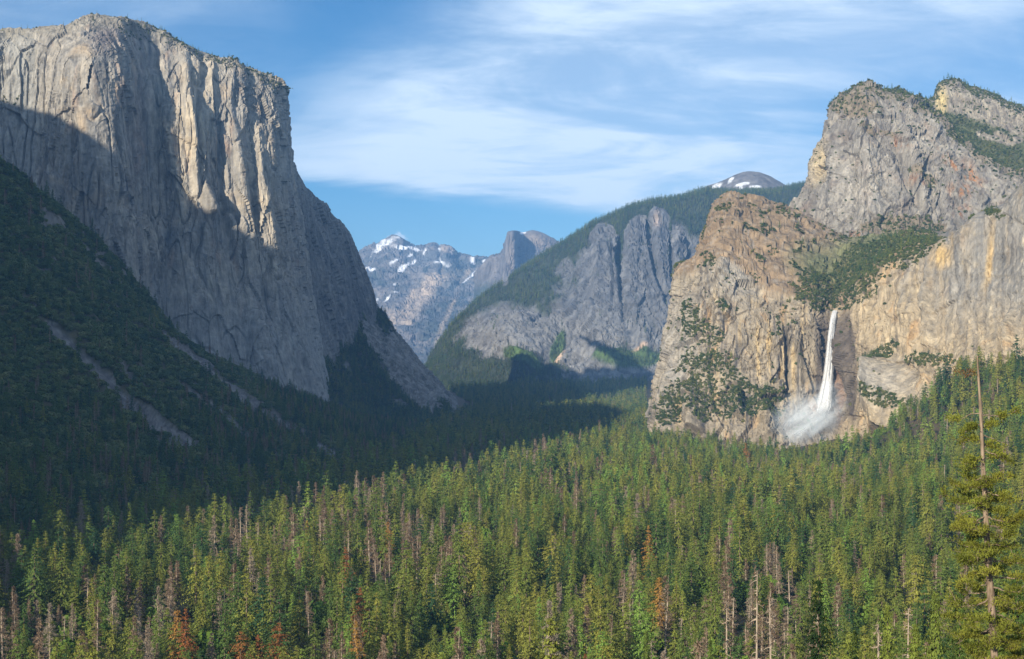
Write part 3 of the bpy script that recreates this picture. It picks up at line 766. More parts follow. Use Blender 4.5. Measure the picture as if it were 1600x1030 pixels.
def hc_colour(V, px, py, n, n0):
    s1, s2, s3 = streaks(V, 30, 6, 51.0), streaks(V, 11, 9, 55.0), fbm(V / 60 + 59, 4)
    rgb = mixc((0.155, 0.145, 0.13), (0.255, 0.24, 0.21), 0.5 + 1.6 * s1)
    rgb = mixc(rgb, (0.41, 0.385, 0.335), 1.2 * blob(px, py, 1350, 290, 46, 60) * (0.4 + 1.5 * s2) + 0.9 * blob(px, py, 1440, 220, 30, 40, 40) * (0.4 + s2))
    rgb = mixc(rgb, (0.22, 0.165, 0.125), 1.4 * (s3 - 0.08))
    rgb = mixc(rgb, (0.10, 0.095, 0.095), 2.2 * (s2 - 0.08))
    o = 1.5 * blob(px, py, 1508, 272, 32, 10, 32) + 1.1 * blob(px, py, 1500, 300, 22, 12, 20) + 0.9 * blob(px, py, 1404, 225, 24, 8, 40) + 0.9 * blob(px, py, 1430, 285, 16, 9, 30) + 0.8 * blob(px, py, 1500, 330, 14, 16, 30) + 0.9 * blob(px, py, 1338, 372, 14, 9) + 0.7 * blob(px, py, 1475, 250, 24, 6, 45)
    rgb = mixc(rgb, (0.27, 0.145, 0.07), 1.2 * o * np.clip(0.15 + 1.6 * s1 + 1.8 * s2, 0, 1))
    rgb = mixc(rgb, (0.42, 0.35, 0.22), 0.8 * blob(px, py, 1285, 255, 16, 40, 20))
    top = np.interp(px, [1309, 1352, 1416, 1466, 1524, 1606], [163, 138, 153, 186, 245, 277])
    veg = 0.5 * sstep(20, 2, py - top) + 0.7 * sstep(.3, .8, blob(px, py, 1345, 170, 44, 22) + 0.5 * fbm(V / 35, 3)) + 0.02
    for x, y, a, b, g in [(1355, 205, 20, 8, 30), (1390, 208, 20, 5, 20), (1440, 275, 30, 9, 25), (1420, 350, 60, 16, 5), (1380, 362, 40, 18, 0), (1450, 365, 40, 14, 0), (1450, 292, 8, 8, 0), (1490, 215, 20, 8, 40)]:
        veg = veg + 0.75 * sstep(.2, .7, blob(px, py, x, y, a, b, g) + 0.5 * fbm(V / 25 + x, 3))
    veg = veg + 0.08 * (n[:, 2] > 0.5)
    rgb = mixc(rgb, (0.17, 0.14, 0.095), 0.8 * sstep(.3, .7, veg))
    return rgb, veg


patch('high_rock', HC, 1.45, hc_relief, hc_colour, MATS['rock'], 'tall grey and orange granite rock standing behind the hanging bowl')

# green slope and pinnacle on the far right
GS = []
for top, rim, mid, low, foot in [((1430, 150), (1430, 168), (1430, 190), (1440, 230), (1450, 300)), ((1452, 158), (1450, 166), (1455, 186), (1465, 230), (1475, 300)), ((1466, 150), (1464, 160), (1466, 184), (1476, 230), (1486, 300)), ((1473, 131), (1467, 141), (1468, 180), (1482, 230), (1495, 300)),
                                 ((1482, 129), (1478, 133), (1480, 178), (1495, 232), (1508, 300)), ((1495, 130), (1492, 134), (1494, 180), (1510, 235), (1525, 300)), ((1510, 137), (1508, 140), (1512, 182), (1528, 240), (1545, 305)), ((1532, 145), (1530, 149), (1535, 184), (1550, 245), (1570, 305)),
                                 ((1552, 151), (1550, 155), (1555, 188), (1572, 250), (1592, 310)), ((1576, 162), (1574, 166), (1578, 194), (1596, 258), (1616, 315)), ((1604, 174), (1602, 178), (1606, 205), (1624, 268), (1645, 325)), ((1650, 196), (1648, 200), (1652, 226), (1670, 285), (1690, 340)), ((1760, 240), (1758, 244), (1762, 270), (1780, 320), (1800, 360))]:
    GS.append([W(*top, 4700), W(*rim, 4420), W(*mid, 4330), W(*low, 4150), W(*foot, 3850)])


def gs_colour(V, px, py, n, n0):
    top = np.interp(px, [1440, 1466, 1478, 1508, 1550, 1602, 1700], [168, 160, 133, 140, 155, 178, 230])
    rock = sstep(50, 36, py - top) + 1.3 * sstep(0.05, 0.3, blob(px, py, 1560, 218, 50, 9, 10) + 0.7 * fbm(V / 40, 3) - 0.35)
    rgb = mixc((0.075, 0.085, 0.04), mixc((0.16, 0.14, 0.115), (0.28, 0.255, 0.205), 0.5 + 1.7 * streaks(V, 16, 4, 3)), rock)
    rgb = mixc(rgb, (0.44, 0.36, 0.17), 0.9 * blob(px, py, 1472, 160, 8, 26))
    veg = np.clip(0.85 - rock, 0.08, 1) + 0.5 * sstep(8, 0, py - top) + 0.5 * blob(px, py, 1515, 155, 12, 16)
    return rgb, veg


patch('pinnacle_slope', GS, 1.6, lambda B, px, py, n: cliff(B, 8, 7, 4, 2, 0.9, 23.0, 2.0), gs_colour, MATS['rock'], 'green slope with a rock pinnacle at the far right skyline')

# ------------------------------------------------------------------ middle distance: long wooded ridge with rock spires
SR = [
    [(700, 560, 7600), (672, 552, 7100), (664, 560, 7000), (660, 580, 6900), (656, 610, 6700), (650, 660, 6300)],
    [(712, 512, 7700), (703, 509, 7000), (700, 532, 6800), (700, 560, 6600), (700, 600, 6400), (700, 662, 5900)],
    [(740, 486, 7800), (729, 484, 7050), (735, 520, 6750), (740, 550, 6550), (745, 600, 6300), (745, 662, 5700)],
    [(768, 460, 7900), (757, 459, 7100), (770, 505, 6700), (780, 548, 6450), (785, 600, 6200), (790, 660, 5600)],
    [(800, 434, 8000), (790, 437, 7150), (805, 490, 6700), (818, 540, 6400), (828, 595, 6100), (832, 660, 5500)],
    [(835, 408, 8100), (826, 412, 7200), (840, 475, 6700), (855, 530, 6380), (866, 590, 6080), (872, 660, 5450)],
    [(882, 380, 8200), (872, 384, 7250), (882, 460, 6680), (892, 525, 6350), (902, 585, 6060), (910, 660, 5400)],
    [(910, 362, 8200), (900, 366, 7250), (908, 440, 6620), (915, 515, 6300), (925, 580, 6040), (935, 660, 5400)],
    [(936, 344, 8200), (928, 347, 7250), (932, 425, 6560), (936, 505, 6260), (945, 575, 6020), (960, 660, 5400)],
    [(965, 332, 8200), (958, 335, 7250), (962, 415, 6520), (966, 500, 6230), (975, 575, 6000), (990, 660, 5400)],
    [(998, 318, 8200), (990, 321, 7250), (994, 410, 6500), (1000, 500, 6220), (1010, 575, 6000), (1022, 660, 5400)],
    [(1030, 310, 8200), (1022, 313, 7250), (1026, 410, 6500), (1032, 500, 6220), (1042, 575, 6000), (1052, 660, 5400)],
    [(1070, 302, 8200), (1062, 309, 7250), (1066, 410, 6550), (1072, 500, 6300), (1080, 575, 6050), (1090, 660, 5400)],
    [(1110, 291, 8200), (1102, 299, 7250), (1106, 410, 6650), (1112, 500, 6400), (1120, 575, 6100), (1130, 660, 5400)],
    [(1150, 290, 8200), (1142, 303, 7250), (1146, 410, 6750), (1152, 500, 6500), (1160, 575, 6200), (1170, 660, 5400)],
    [(1215, 286, 8200), (1207, 302, 7250), (1210, 410, 6850), (1214, 500, 6600), (1220, 575, 6300), (1230, 660, 5400)],
    [(1275, 278, 8200), (1266, 289, 7250), (1270, 410, 6950), (1274, 500, 6700), (1280, 575, 6400), (1290, 660, 5400)],
    [(1400, 270, 8200), (1390, 272, 7250), (1394, 410, 6950), (1398, 500, 6700), (1404, 575, 6400), (1410, 660, 5400)]]
CLIFF_TOP = np.array([(600, 600), (690, 540), (760, 482), (800, 470), (860, 455), (895, 430), (908, 402), (918, 392), (926, 388), (931, 356), (937, 347), (948, 348), (957, 362), (968, 404), (976, 398), (984, 356), (993, 338), (1006, 338), (1013, 352), (1018, 327), (1034, 328), (1042, 352), (1048, 374), (1055, 350), (1064, 353), (1074, 374), (1100, 376), (1150, 384), (1270, 392), (1500, 395)], float)


def sr_col(c):
    """Sets the sheer wall into a column of the ridge: slope above, cliff edge, foot of the cliff."""
    (x0, y0, a), (x1, y1, b), (x2, y2, d), (x3, y3, e), (x4, y4, f), (x5, y5, g) = c
    ct = max(float(np.interp((x1 + x2) / 2, CLIFF_TOP[:, 0], CLIFF_TOP[:, 1])), y1 + 10)
    t = np.clip((ct - y1) / (y2 - y1 + 30), 0, .95)
    Ytop = b - (b - d) * 0.85 * t ** 0.6
    return [W(p, q, r * 1.09) for p, q, r in [(x0, y0 + 20, a), (x1, y1 + 3, b), ((x1 + x2) / 2, ct, Ytop), (x2, max(y2, ct + 20), d + 40), (x3, y3, e), (x4, y4, f), (x5, y5, g)]]


def sr_dense():
    """More columns between the given ones so that notches and towers of the wall keep their edges."""
    A = np.array(SR, float)
    xs = np.unique(np.concatenate([A[:, 1, 0], np.arange(900, 1080, 4.0)]))
    return [sr_col([tuple(np.interp(x, A[:, 1, 0], A[:, r, k]) for k in range(3)) for r in range(6)]) for x in xs]


SR = sr_dense()
SR_RIBS = [([(938, 352, 12, 14), (937, 420, 15, 26), (934, 500, 20, 0)], 1), ([(998, 340, 10, 14), (990, 400, 13, 26), (984, 490, 18, 0)], 1), ([(1024, 332, 9, 14), (1029, 390, 11, 28), (1034, 480, 16, 0)], 1), ([(1058, 356, 9, 10), (1060, 400, 13, 22), (1064, 480, 18, 0)], 1), ([(1090, 380, 16, 10), (1092, 430, 18, 30), (1094, 500, 20, 0)], 1),
           ([(966, 375, 9, -40), (968, 410, 9, -75), (972, 460, 8, -45), (978, 520, 8, 0)], 1), ([(1012, 345, 5, -40), (1018, 400, 6, -60), (1032, 450, 7, -45), (1048, 490, 8, 0)], 1), ([(1046, 370, 5, -40), (1048, 410, 6, -55), (1054, 460, 6, 0)], 1), ([(955, 370, 4, 0), (957, 420, 4, -40), (960, 500, 4, 0)], 1), ([(1074, 380, 5, -30), (1076, 420, 6, -70), (1080, 480, 6, 0)], 1),
           ([(800, 488, 40, 0), (800, 510, 50, 60), (806, 550, 56, 60), (810, 590, 50, 0)], 1), ([(950, 500, 30, 0), (950, 530, 44, 60), (955, 570, 40, 30), (960, 610, 30, 0)], 1), ([(1000, 480, 16, 0), (1004, 530, 20, 50), (1010, 590, 20, 0)], 1), ([(875, 500, 16, 0), (870, 540, 20, -70), (850, 570, 20, -50), (835, 600, 16, 0)], 1)]


SKYX, SKYL = [672, 703, 729, 757, 790, 826, 872, 900, 928, 958, 990, 1022, 1062, 1102, 1142, 1207, 1266], [555, 512, 487, 462, 440, 415, 387, 369, 350, 338, 324, 316, 312, 302, 306, 305, 292]


def sr_rockmask(V, px, py):
    e = 0.35 * fbm(V / 130 + 3, 4)
    top = np.interp(px, CLIFF_TOP[:, 0], CLIFF_TOP[:, 1])
    spires = sstep(-2, 5, py - top + 10 * e) * sstep(890, 912, px + 20 * e)
    low = sstep(0.15, 0.45, blob(px, py, 805, 525, 84, 44, 4) + e) + sstep(0.15, 0.45, blob(px, py, 968, 520, 115, 95) + e)
    green = sstep(0.2, 0.5, blob(px, py, 870, 535, 9, 26, 25) + blob(px, py, 985, 566, 62, 20, -3) + blob(px, py, 825, 570, 34, 10, 10) + 0.8 * e - 0.1)
    spots = 0.9 * sstep(0.3, 0.6, blob(px, py, 885, 425, 26, 22) + blob(px, py, 788, 440, 9, 9) + e - .15)
    return np.clip(np.maximum(np.maximum(spires, low), spots), 0, 1) * (1 - 0.95 * green), green


def sr_colour(V, px, py, n, n0):
    rk, green = sr_rockmask(V, px, py)
    s1, s2 = streaks(V, 60, 6, 81.0), streaks(V, 24, 7, 85.0)
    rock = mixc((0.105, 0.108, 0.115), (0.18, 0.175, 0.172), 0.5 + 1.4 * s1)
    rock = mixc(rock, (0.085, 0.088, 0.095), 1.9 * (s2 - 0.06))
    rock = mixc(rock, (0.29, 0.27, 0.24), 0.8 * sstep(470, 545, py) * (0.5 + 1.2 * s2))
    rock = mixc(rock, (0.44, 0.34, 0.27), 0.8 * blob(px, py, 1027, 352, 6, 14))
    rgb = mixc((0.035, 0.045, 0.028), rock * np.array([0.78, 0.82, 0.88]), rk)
    rgb = mixc(rgb, (0.07, 0.115, 0.035), 0.9 * green)
    rgb = mixc(rgb, (0.45, 0.33, 0.24), 1.2 * blob(px, py, 872, 560, 5, 16, 40) + blob(px, py, 1000, 548, 14, 4, -20))
    veg = np.clip(0.9 - rk * 1.2, 0, 1)
    veg = np.maximum(veg, 0.12 * sstep(0.0, 0.3, fbm(V / 60, 3)))
    return rgb, veg


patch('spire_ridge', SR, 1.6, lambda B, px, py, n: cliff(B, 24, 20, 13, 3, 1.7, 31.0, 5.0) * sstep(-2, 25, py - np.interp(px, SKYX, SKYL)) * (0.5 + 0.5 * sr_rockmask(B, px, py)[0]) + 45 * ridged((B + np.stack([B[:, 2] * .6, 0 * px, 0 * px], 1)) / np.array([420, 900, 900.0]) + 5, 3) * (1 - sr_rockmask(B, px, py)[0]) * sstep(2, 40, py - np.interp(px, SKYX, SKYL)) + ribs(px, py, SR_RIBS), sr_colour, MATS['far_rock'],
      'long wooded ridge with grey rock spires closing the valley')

# bare dome with snow on the ridge
SD = []
for px, top in [(1085, 305), (1105, 294), (1122, 288), (1138, 281), (1152, 275), (1168, 271), (1184, 272), (1200, 277), (1214, 285), (1230, 294), (1250, 305)]:
    top -= 3
    SD.append([W(px, top + 4, 9200), W(px, top, 8850), W(px, top + 10, 8650), W(px, top + 40, 8350)])


def sd_colour(V, px, py, n, n0):
    rgb = mixc((0.10, 0.10, 0.11), (0.17, 0.165, 0.165), 0.5 + fbm(V / 70, 3))
    e = 0.5 * fbm(V / 55 + 4, 3)
    sn = blob(px, py, 1160, 288, 16, 3, -14) + blob(px, py, 1142, 281, 8, 3, -45) + blob(px, py, 1120, 291, 12, 4, -20) + blob(px, py, 1180, 292, 12, 3, 0) + blob(px, py, 1158, 296, 3, 8, 0)
    rgb = mixc(rgb, (0.62, 0.65, 0.70), sstep(.34, .75, sn + e))
    return rgb, np.zeros(len(px))


patch('bare_dome', SD, 1.5, lambda B, px, py, n: 6 * fbm(B / 90, 4), sd_colour, MATS['far_rock'], 'rounded bare granite dome streaked with snow behind the wooded ridge')

# ------------------------------------------------------------------ far: split dome and snowy mountain
HD = []
for px, top, Y, r in [(742, 430, 13500, 0), (756, 414, 13300, 0), (770, 400, 13250, 0), (782, 397, 13150, 0), (789, 381, 13050, 0), (793, 363, 12980, 0), (800, 361, 12990, 0), (808, 361, 13080, 0), (814, 363, 13300, 1), (820, 363, 13420, 1), (832, 360, 13420, 1), (842, 362, 13430, 1), (850, 365, 13440, 1), (858, 369, 13460, 1), (866, 374, 13500, 1), (876, 381, 13600, 1), (890, 394, 13800, 1), (910, 420, 14200, 1)]:
    s = 300 if r else 60
    HD.append([W(px, top + 5, Y + 900 + s), W(px, top, Y + s), W(px, top + 8, Y + s * .35), W(px - 1, top + 30, Y), W(px - 3, top + 70, Y - 150), W(px - 6, top + 130, Y - 500)])


def hd_colour(V, px, py, n, n0):
    s1, s2 = streaks(V, 90, 6, 91.0), streaks(V, 40, 9, 95.0)
    rgb = mixc((0.10, 0.10, 0.11), (0.17, 0.16, 0.16), 0.5 + 1.3 * s1)
    rgb = mixc(rgb, (0.08, 0.08, 0.09), 1.4 * (s2 - .05) + 0.8 * blob(px, py, 814, 392, 5, 30))  # narrow dark band paints the shade on the turned-away face
    rgb = mixc(rgb, (0.23, 0.19, 0.155), 0.8 * blob(px, py, 845, 376, 26, 12, 25) + 0.6 * blob(px, py, 800, 400, 8, 30))  # brown patches put the sunlit sides into the colour
    rgb = mixc(rgb, (0.78, 0.80, 0.84), sstep(.3, .6, blob(px, py, 817, 364, 6, 2.5, -10)))
    rgb = mixc(rgb, (0.05, 0.065, 0.06), sstep(430, 460, py + 20 * s1) * sstep(790, 770, px))
    return rgb, np.zeros(len(px))


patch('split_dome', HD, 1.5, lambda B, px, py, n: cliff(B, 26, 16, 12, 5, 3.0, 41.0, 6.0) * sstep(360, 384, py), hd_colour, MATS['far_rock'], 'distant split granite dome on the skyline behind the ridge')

CR = []
for px, top in [(500, 440), (530, 420), (560, 401), (585, 390), (605, 381), (617, 377), (628, 381), (640, 387), (661, 390), (676, 387), (684, 392), (695, 388), (705, 393), (714, 401), (734, 405), (759, 407), (790, 412), (850, 430)]:
    CR.append([W(px, top + 4, 18500), W(px, top, 17000), W(px + 4, top + 25, 16400), W(px + 10, 460, 15500), W(px + 16, 520, 14200), W(px + 20, 600, 12500)])
CR_SNOW = [(600, 386, 26, 4, -24), (630, 388, 20, 4, 8), (650, 392, 14, 3, 12), (582, 424, 10, 4, 5), (570, 423, 5, 3, -20), (616, 410, 12, 3, -36), (632, 417, 14, 4.5, -38), (646, 411, 6, 3, -40), (664, 399, 8, 3.5, -52), (688, 400, 7, 3, -50), (687, 412, 4, 12, 0), (690, 417, 14, 2.5, 5), (625, 420, 5, 8, 30), (640, 402, 6, 2, 0), (617, 447, 4, 2, -40), (625, 463, 14, 1.6, -3), (604, 471, 10, 2.2, -28), (588, 470, 6, 2, -20), (738, 411, 5, 4, 30), (756, 411, 3, 3, 0), (735, 436, 24, 2, -28), (748, 440, 10, 2, -20), (590, 395, 14, 2, -25)]


def cr_colour(V, px, py, n, n0):
    s1, s2 = fbm(V / 260 + 3, 5), streaks(V, 120, 3, 99.0)
    T = px * 0.5 + py   # bands that run down to the left
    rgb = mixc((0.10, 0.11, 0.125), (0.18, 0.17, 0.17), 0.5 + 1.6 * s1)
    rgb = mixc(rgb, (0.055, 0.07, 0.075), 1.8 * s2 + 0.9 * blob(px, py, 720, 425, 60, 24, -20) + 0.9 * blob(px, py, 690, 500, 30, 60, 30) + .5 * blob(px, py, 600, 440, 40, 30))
    pale = 1.3 * blob(px, py, 663, 462, 14, 44, 32) + 1.0 * blob(px, py, 640, 470, 6, 34, 18) + 1.1 * blob(px, py, 620, 498, 30, 10, 10) + 0.8 * blob(px, py, 690, 438, 26, 12, -20) + 0.6 * blob(px, py, 706, 480, 4, 40, 22) + 0.6 * blob(px, py, 690, 520, 5, 40, 20) + 0.8 * blob(px, py, 612, 520, 8, 20) + 0.8 * blob(px, py, 697, 393, 8, 7) + 0.5 * blob(px, py, 735, 430, 30, 5, -28)
    rgb = mixc(rgb, (0.42, 0.345, 0.275), pale * (0.55 + 1.0 * s2))
    sn = np.zeros(len(px))
    for x, y, a, b, g in CR_SNOW:
        sn = np.maximum(sn, blob(px, py, x, y, a * 1.05, b * 0.95, g))
    rgb = mixc(rgb, (0.62, 0.65, 0.70), sstep(.36, .82, sn + 0.55 * fbm(V / 70 + 7, 4)))
    return rgb, np.zeros(len(px))


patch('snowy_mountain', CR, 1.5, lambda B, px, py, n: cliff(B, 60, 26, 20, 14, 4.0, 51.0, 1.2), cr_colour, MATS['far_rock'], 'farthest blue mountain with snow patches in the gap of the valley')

# ------------------------------------------------------------------ plants: materials and meshes
def ramp(nt, stops):
    r = nt.nodes.new('ShaderNodeValToRGB'); e = r.color_ramp.elements
    for i, (p, c) in enumerate(stops):
        el = e[i] if i < 2 else e.new(p)
        el.position = p; el.color = (*c, 1)
    return r


def leaf_mat(name, stops, trans=0.12):
    """Foliage whose shade comes from each plant's own 'hue' value."""
    m = bpy.data.materials.new(name); m.use_nodes = True
    nt = m.node_tree; N, L = nt.nodes.new, nt.links.new
    nt.nodes.remove(nt.nodes['Principled BSDF'])
    out = nt.nodes['Material Output']
    at = N('ShaderNodeAttribute'); at.attribute_type = 'INSTANCER'; at.attribute_name = 'hue'
    r = ramp(nt, stops); L(at.outputs['Fac'], r.inputs[0])
    tc = N('ShaderNodeTexCoord'); ns = N('ShaderNodeTexNoise'); ns.inputs['Scale'].default_value = 0.35; ns.inputs['Detail'].default_value = 2; L(tc.outputs['Object'], ns.inputs['Vector'])
    mr = N('ShaderNodeMapRange'); mr.inputs[1].default_value = 0.3; mr.inputs[2].default_value = 0.7; mr.inputs[3].default_value = 0.65; mr.inputs[4].default_value = 1.35; L(ns.outputs['Fac'], mr.inputs[0])
    sc = N('ShaderNodeVectorMath'); sc.operation = 'SCALE'; L(r.outputs[0], sc.inputs[0]); L(mr.outputs[0], sc.inputs['Scale'])
    d = N('ShaderNodeBsdfDiffuse'); L(sc.outputs[0], d.inputs['Color'])
    t = N('ShaderNodeBsdfTranslucent'); L(sc.outputs[0], t.inputs['Color'])
    mx = N('ShaderNodeMixShader'); mx.inputs[0].default_value = trans; L(d.outputs[0], mx.inputs[1]); L(t.outputs[0], mx.inputs[2])
    L(mx.outputs[0], out.inputs['Surface'])
    return m


def bark_mat(name, a, b, scale=1.0):
    m = bpy.data.materials.new(name); m.use_nodes = True
    nt = m.node_tree; N, L = nt.nodes.new, nt.links.new
    p = nt.nodes['Principled BSDF']; p.inputs['Roughness'].default_value = 0.9; p.inputs['Specular IOR Level'].default_value = 0.1
    tc = N('ShaderNodeTexCoord'); mp = N('ShaderNodeMapping'); mp.inputs['Scale'].default_value = (6 * scale, 6 * scale, 0.9 * scale); L(tc.outputs['Object'], mp.inputs[0])
    ns = N('ShaderNodeTexNoise'); ns.inputs['Scale'].default_value = 1; ns.inputs['Detail'].default_value = 5; L(mp.outputs[0], ns.inputs['Vector'])
    r = ramp(nt, [(0.35, a), (0.65, b)]); L(ns.outputs['Fac'], r.inputs[0]); L(r.outputs[0], p.inputs['Base Color'])
    bp = N('ShaderNodeBump'); bp.inputs['Strength'].default_value = 0.7; bp.inputs['Distance'].default_value = 0.08; L(ns.outputs['Fac'], bp.inputs['Height']); L(bp.outputs[0], p.inputs['Normal'])
    return m


GREEN = [(0.0, (0.036, 0.078, 0.034)), (0.25, (0.070, 0.122, 0.034)), (0.60, (0.150, 0.180, 0.038)), (0.85, (0.215, 0.215, 0.044)), (1.0, (0.155, 0.25, 0.05))]
MATS['needle'] = leaf_mat('needle_foliage', GREEN)
MATS['dry'] = leaf_mat('dry_twigs', [(0.0, (0.14, 0.095, 0.062)), (0.6, (0.235, 0.17, 0.115)), (1.0, (0.29, 0.245, 0.19))], 0.15)
MATS['rust'] = leaf_mat('rust_needles', [(0.0, (0.22, 0.085, 0.035)), (1.0, (0.33, 0.19, 0.05))])
MATS['oak'] = leaf_mat('oak_leaves', [(0.0, (0.050, 0.078, 0.028)), (0.5, (0.085, 0.112, 0.036)), (1.0, (0.15, 0.15, 0.055))])
MATS['hill_oak'] = leaf_mat('hill_oak_leaves', [(0.0, (0.045, 0.085, 0.036)), (0.5, (0.095, 0.14, 0.05)), (1.0, (0.17, 0.19, 0.075))])  # oak colours lifted to brighten the hillside where only sky light reaches
MATS['bright'] = leaf_mat('bright_leaves', [(0.0, (0.05, 0.105, 0.02)), (1.0, (0.14, 0.21, 0.035))])
MATS['bark'] = bark_mat('bark', (0.10, 0.075, 0.055), (0.20, 0.155, 0.115))
MATS['snag'] = bark_mat('bleached_wood', (0.22, 0.175, 0.13), (0.44, 0.37, 0.29))
MATS['pine_bark'] = bark_mat('pine_bark', (0.12, 0.09, 0.065), (0.29, 0.225, 0.165), 0.8)


def cone_tube(path, rad, k=6):
    """Tapered tube round a path of points; returns (V, quads)."""
    path = np.asarray(path, float); rad = np.asarray(rad, float)
    t = np.gradient(path, axis=0); t /= np.linalg.norm(t, axis=1)[:, None] + 1e-9
    ref = np.where(np.abs(t[:, 2:3]) > 0.9, np.array([[1.0, 0, 0]]), np.array([[0, 0, 1.0]]))
    a = np.cross(t, ref); a /= np.linalg.norm(a, axis=1)[:, None] + 1e-9
    b = np.cross(t, a)
    th = np.arange(k) / k * 2 * np.pi
    V = path[:, None] + rad[:, None, None] * (np.cos(th)[None, :, None] * a[:, None] + np.sin(th)[None, :, None] * b[:, None])
    n = len(path)
    i = np.arange(n - 1)[:, None] * k + np.arange(k)[None]
    j = np.arange(n - 1)[:, None] * k + (np.arange(k)[None] + 1) % k
    Q = np.stack([i, j, j + k, i + k], -1).reshape(-1, 4)
    return V.reshape(-1, 3), Q


def merge(parts):
    V, Q, o = [], [], 0
    for v, q in parts:
        V.append(v); Q.append(np.asarray(q) + o); o += len(v)
    return np.concatenate(V), np.concatenate(Q)


def unit(v):
    return v / (np.linalg.norm(v, axis=-1, keepdims=True) + 1e-9)


def sprays(P, D, ln, wd, r, twist=0.9, side=None):
    """Leaf-sized kite faces at P, pointing along D: quads (V, F)."""
    n = len(P)
    if side is None: side = np.cross(D, np.array([0, 0, 1.0])) + twist * r.normal(size=(n, 3)) * 0.6
    side = unit(side - (side * D).sum(1)[:, None] * D)
    ln = np.broadcast_to(ln, n)[:, None]; wd = np.broadcast_to(wd, n)[:, None]
    a = P; b = P + D * ln * 0.55 + side * wd * 0.5; c = P + D * ln; d = P + D * ln * 0.55 - side * wd * 0.5
    V = np.stack([a, b, c, d], 1).reshape(-1, 3)
    return V, np.arange(4 * n).reshape(-1, 4)


def conifer(seed, H=36.0, R=4.2, base=0.22, whorls=38, nb=5, ns=5, size=1.25, power=0.75, sparse=0.0, lean=0.0):
    """(trunk, crown) of one conifer; the crown is branches of small sprays in uneven whorls."""
    r = np.random.default_rng(seed)
    trunk = cone_tube([(0, 0, -2), (0, 0, H * .3), (lean * .5, 0, H * .65), (lean, 0, H * 0.985)], [0.55, 0.42, 0.25, 0.03], 6)
    K = whorls
    k = np.repeat(np.arange(K), nb)
    t = np.clip((k + 0.5 * r.random(len(k)) + 0.25 * r.normal(size=K)[k]) / K, 0, 1)
    az = r.random(len(k)) * 2 * np.pi
    lop = 1 + 0.30 * np.sin(az + r.random() * 6) * r.random() + 0.28 * np.sin(t * (14 + 8 * r.random()) + az * 1.0 + r.random() * 6)
    L = R * ((1 - t) ** power * 0.94 + 0.05) * np.clip(0.55 + t / 0.12, 0, 1) * lop * (0.42 + 0.75 * r.random(len(k)))
    keep = r.random(len(k)) > sparse
    t, az, L = t[keep], az[keep], np.maximum(L[keep], 0.35)
    z0 = H * (base + (1 - base) * t)
    dirh = np.stack([np.cos(az), np.sin(az), 0 * az], 1)
    m = ns
    s = (np.arange(m)[None] + r.random((len(L), m))) / m
    s = 0.18 + 0.82 * s
    droop = (-0.10 - 0.30 * (1 - t))[:, None] * (s ** 1.4) * L[:, None] + (0.12 * t)[:, None] * L[:, None] * s
    P = np.stack([0 * s, 0 * s, z0[:, None] + droop], -1) + dirh[:, None] * (s * L[:, None])[..., None]
    P = P.reshape(-1, 3)
    P[:, 0] += lean * np.clip(P[:, 2] / H, 0, 1) ** 2
    P += r.normal(size=P.shape) * np.array([0.26, 0.26, 0.14]) * size
    dh = np.repeat(dirh, m, 0)
    D = unit(dh * 0.55 + np.array([0, 0, -0.62]) + r.normal(size=P.shape) * 0.42)
    tang = np.cross(np.array([0, 0, 1.0]), dh) + r.normal(size=P.shape) * 0.38
    sz = size * (0.6 + 0.7 * r.random(len(P))) * np.repeat(0.34 + 0.74 * (1 - t) ** 0.7, m)
    crown = sprays(P - D * sz[:, None] * 0.4, D, sz, sz * 0.66, r, side=tang)
    return trunk, crown


def snag(seed, H=34.0, R=3.4, nb=70, twigs=5, broken=False):
    """(trunk, branches, twigs) of one dead conifer."""
    r = np.random.default_rng(seed)
    top = H * (0.8 if broken else 1.0)
    bend = r.normal(size=2) * 0.4
    trunk = cone_tube([(0, 0, -2), (0, 0, H * .3), (bend[0], bend[1], H * .65), (bend[0] * 1.6, bend[1] * 1.6, top)], [0.5, 0.40, 0.26, 0.10 if broken else 0.03], 6)
    parts, tw = [], []
    for i in range(nb):
        t = r.random() ** 0.8
        z = H * (0.2 + 0.78 * t)
        if z > top: continue
        az = r.random() * 6.283
        L = R * ((1 - t) ** 0.7 + 0.06) * (0.35 + 0.75 * r.random())
        d = np.array([math.cos(az), math.sin(az), 0])
        p0 = np.array([0, 0, z]); p1 = p0 + d * L * .5 + (0, 0, -0.08 * L); p2 = p0 + d * L + (0, 0, (-0.30 + 0.35 * r.random()) * L)
        parts.append(cone_tube([p0, p1, p2], [0.085, 0.06, 0.02], 3))
        for j in range(twigs):
            s = 0.25 + 0.75 * r.random()
            q = p0 + (p2 - p0) * s
            e = unit(d * 0.6 + r.normal(size=3) * 0.7)
            tw.append((q, e, 0.35 + 0.8 * r.random()))
    P = np.array([a for a, _, _ in tw]); D = np.array([b for _, b, _ in tw]); l = np.array([c for _, _, c in tw])
    return trunk, merge(parts), sprays(P, D, l * 1.2, 0.17 + 0.13 * r.random(len(l)), r)


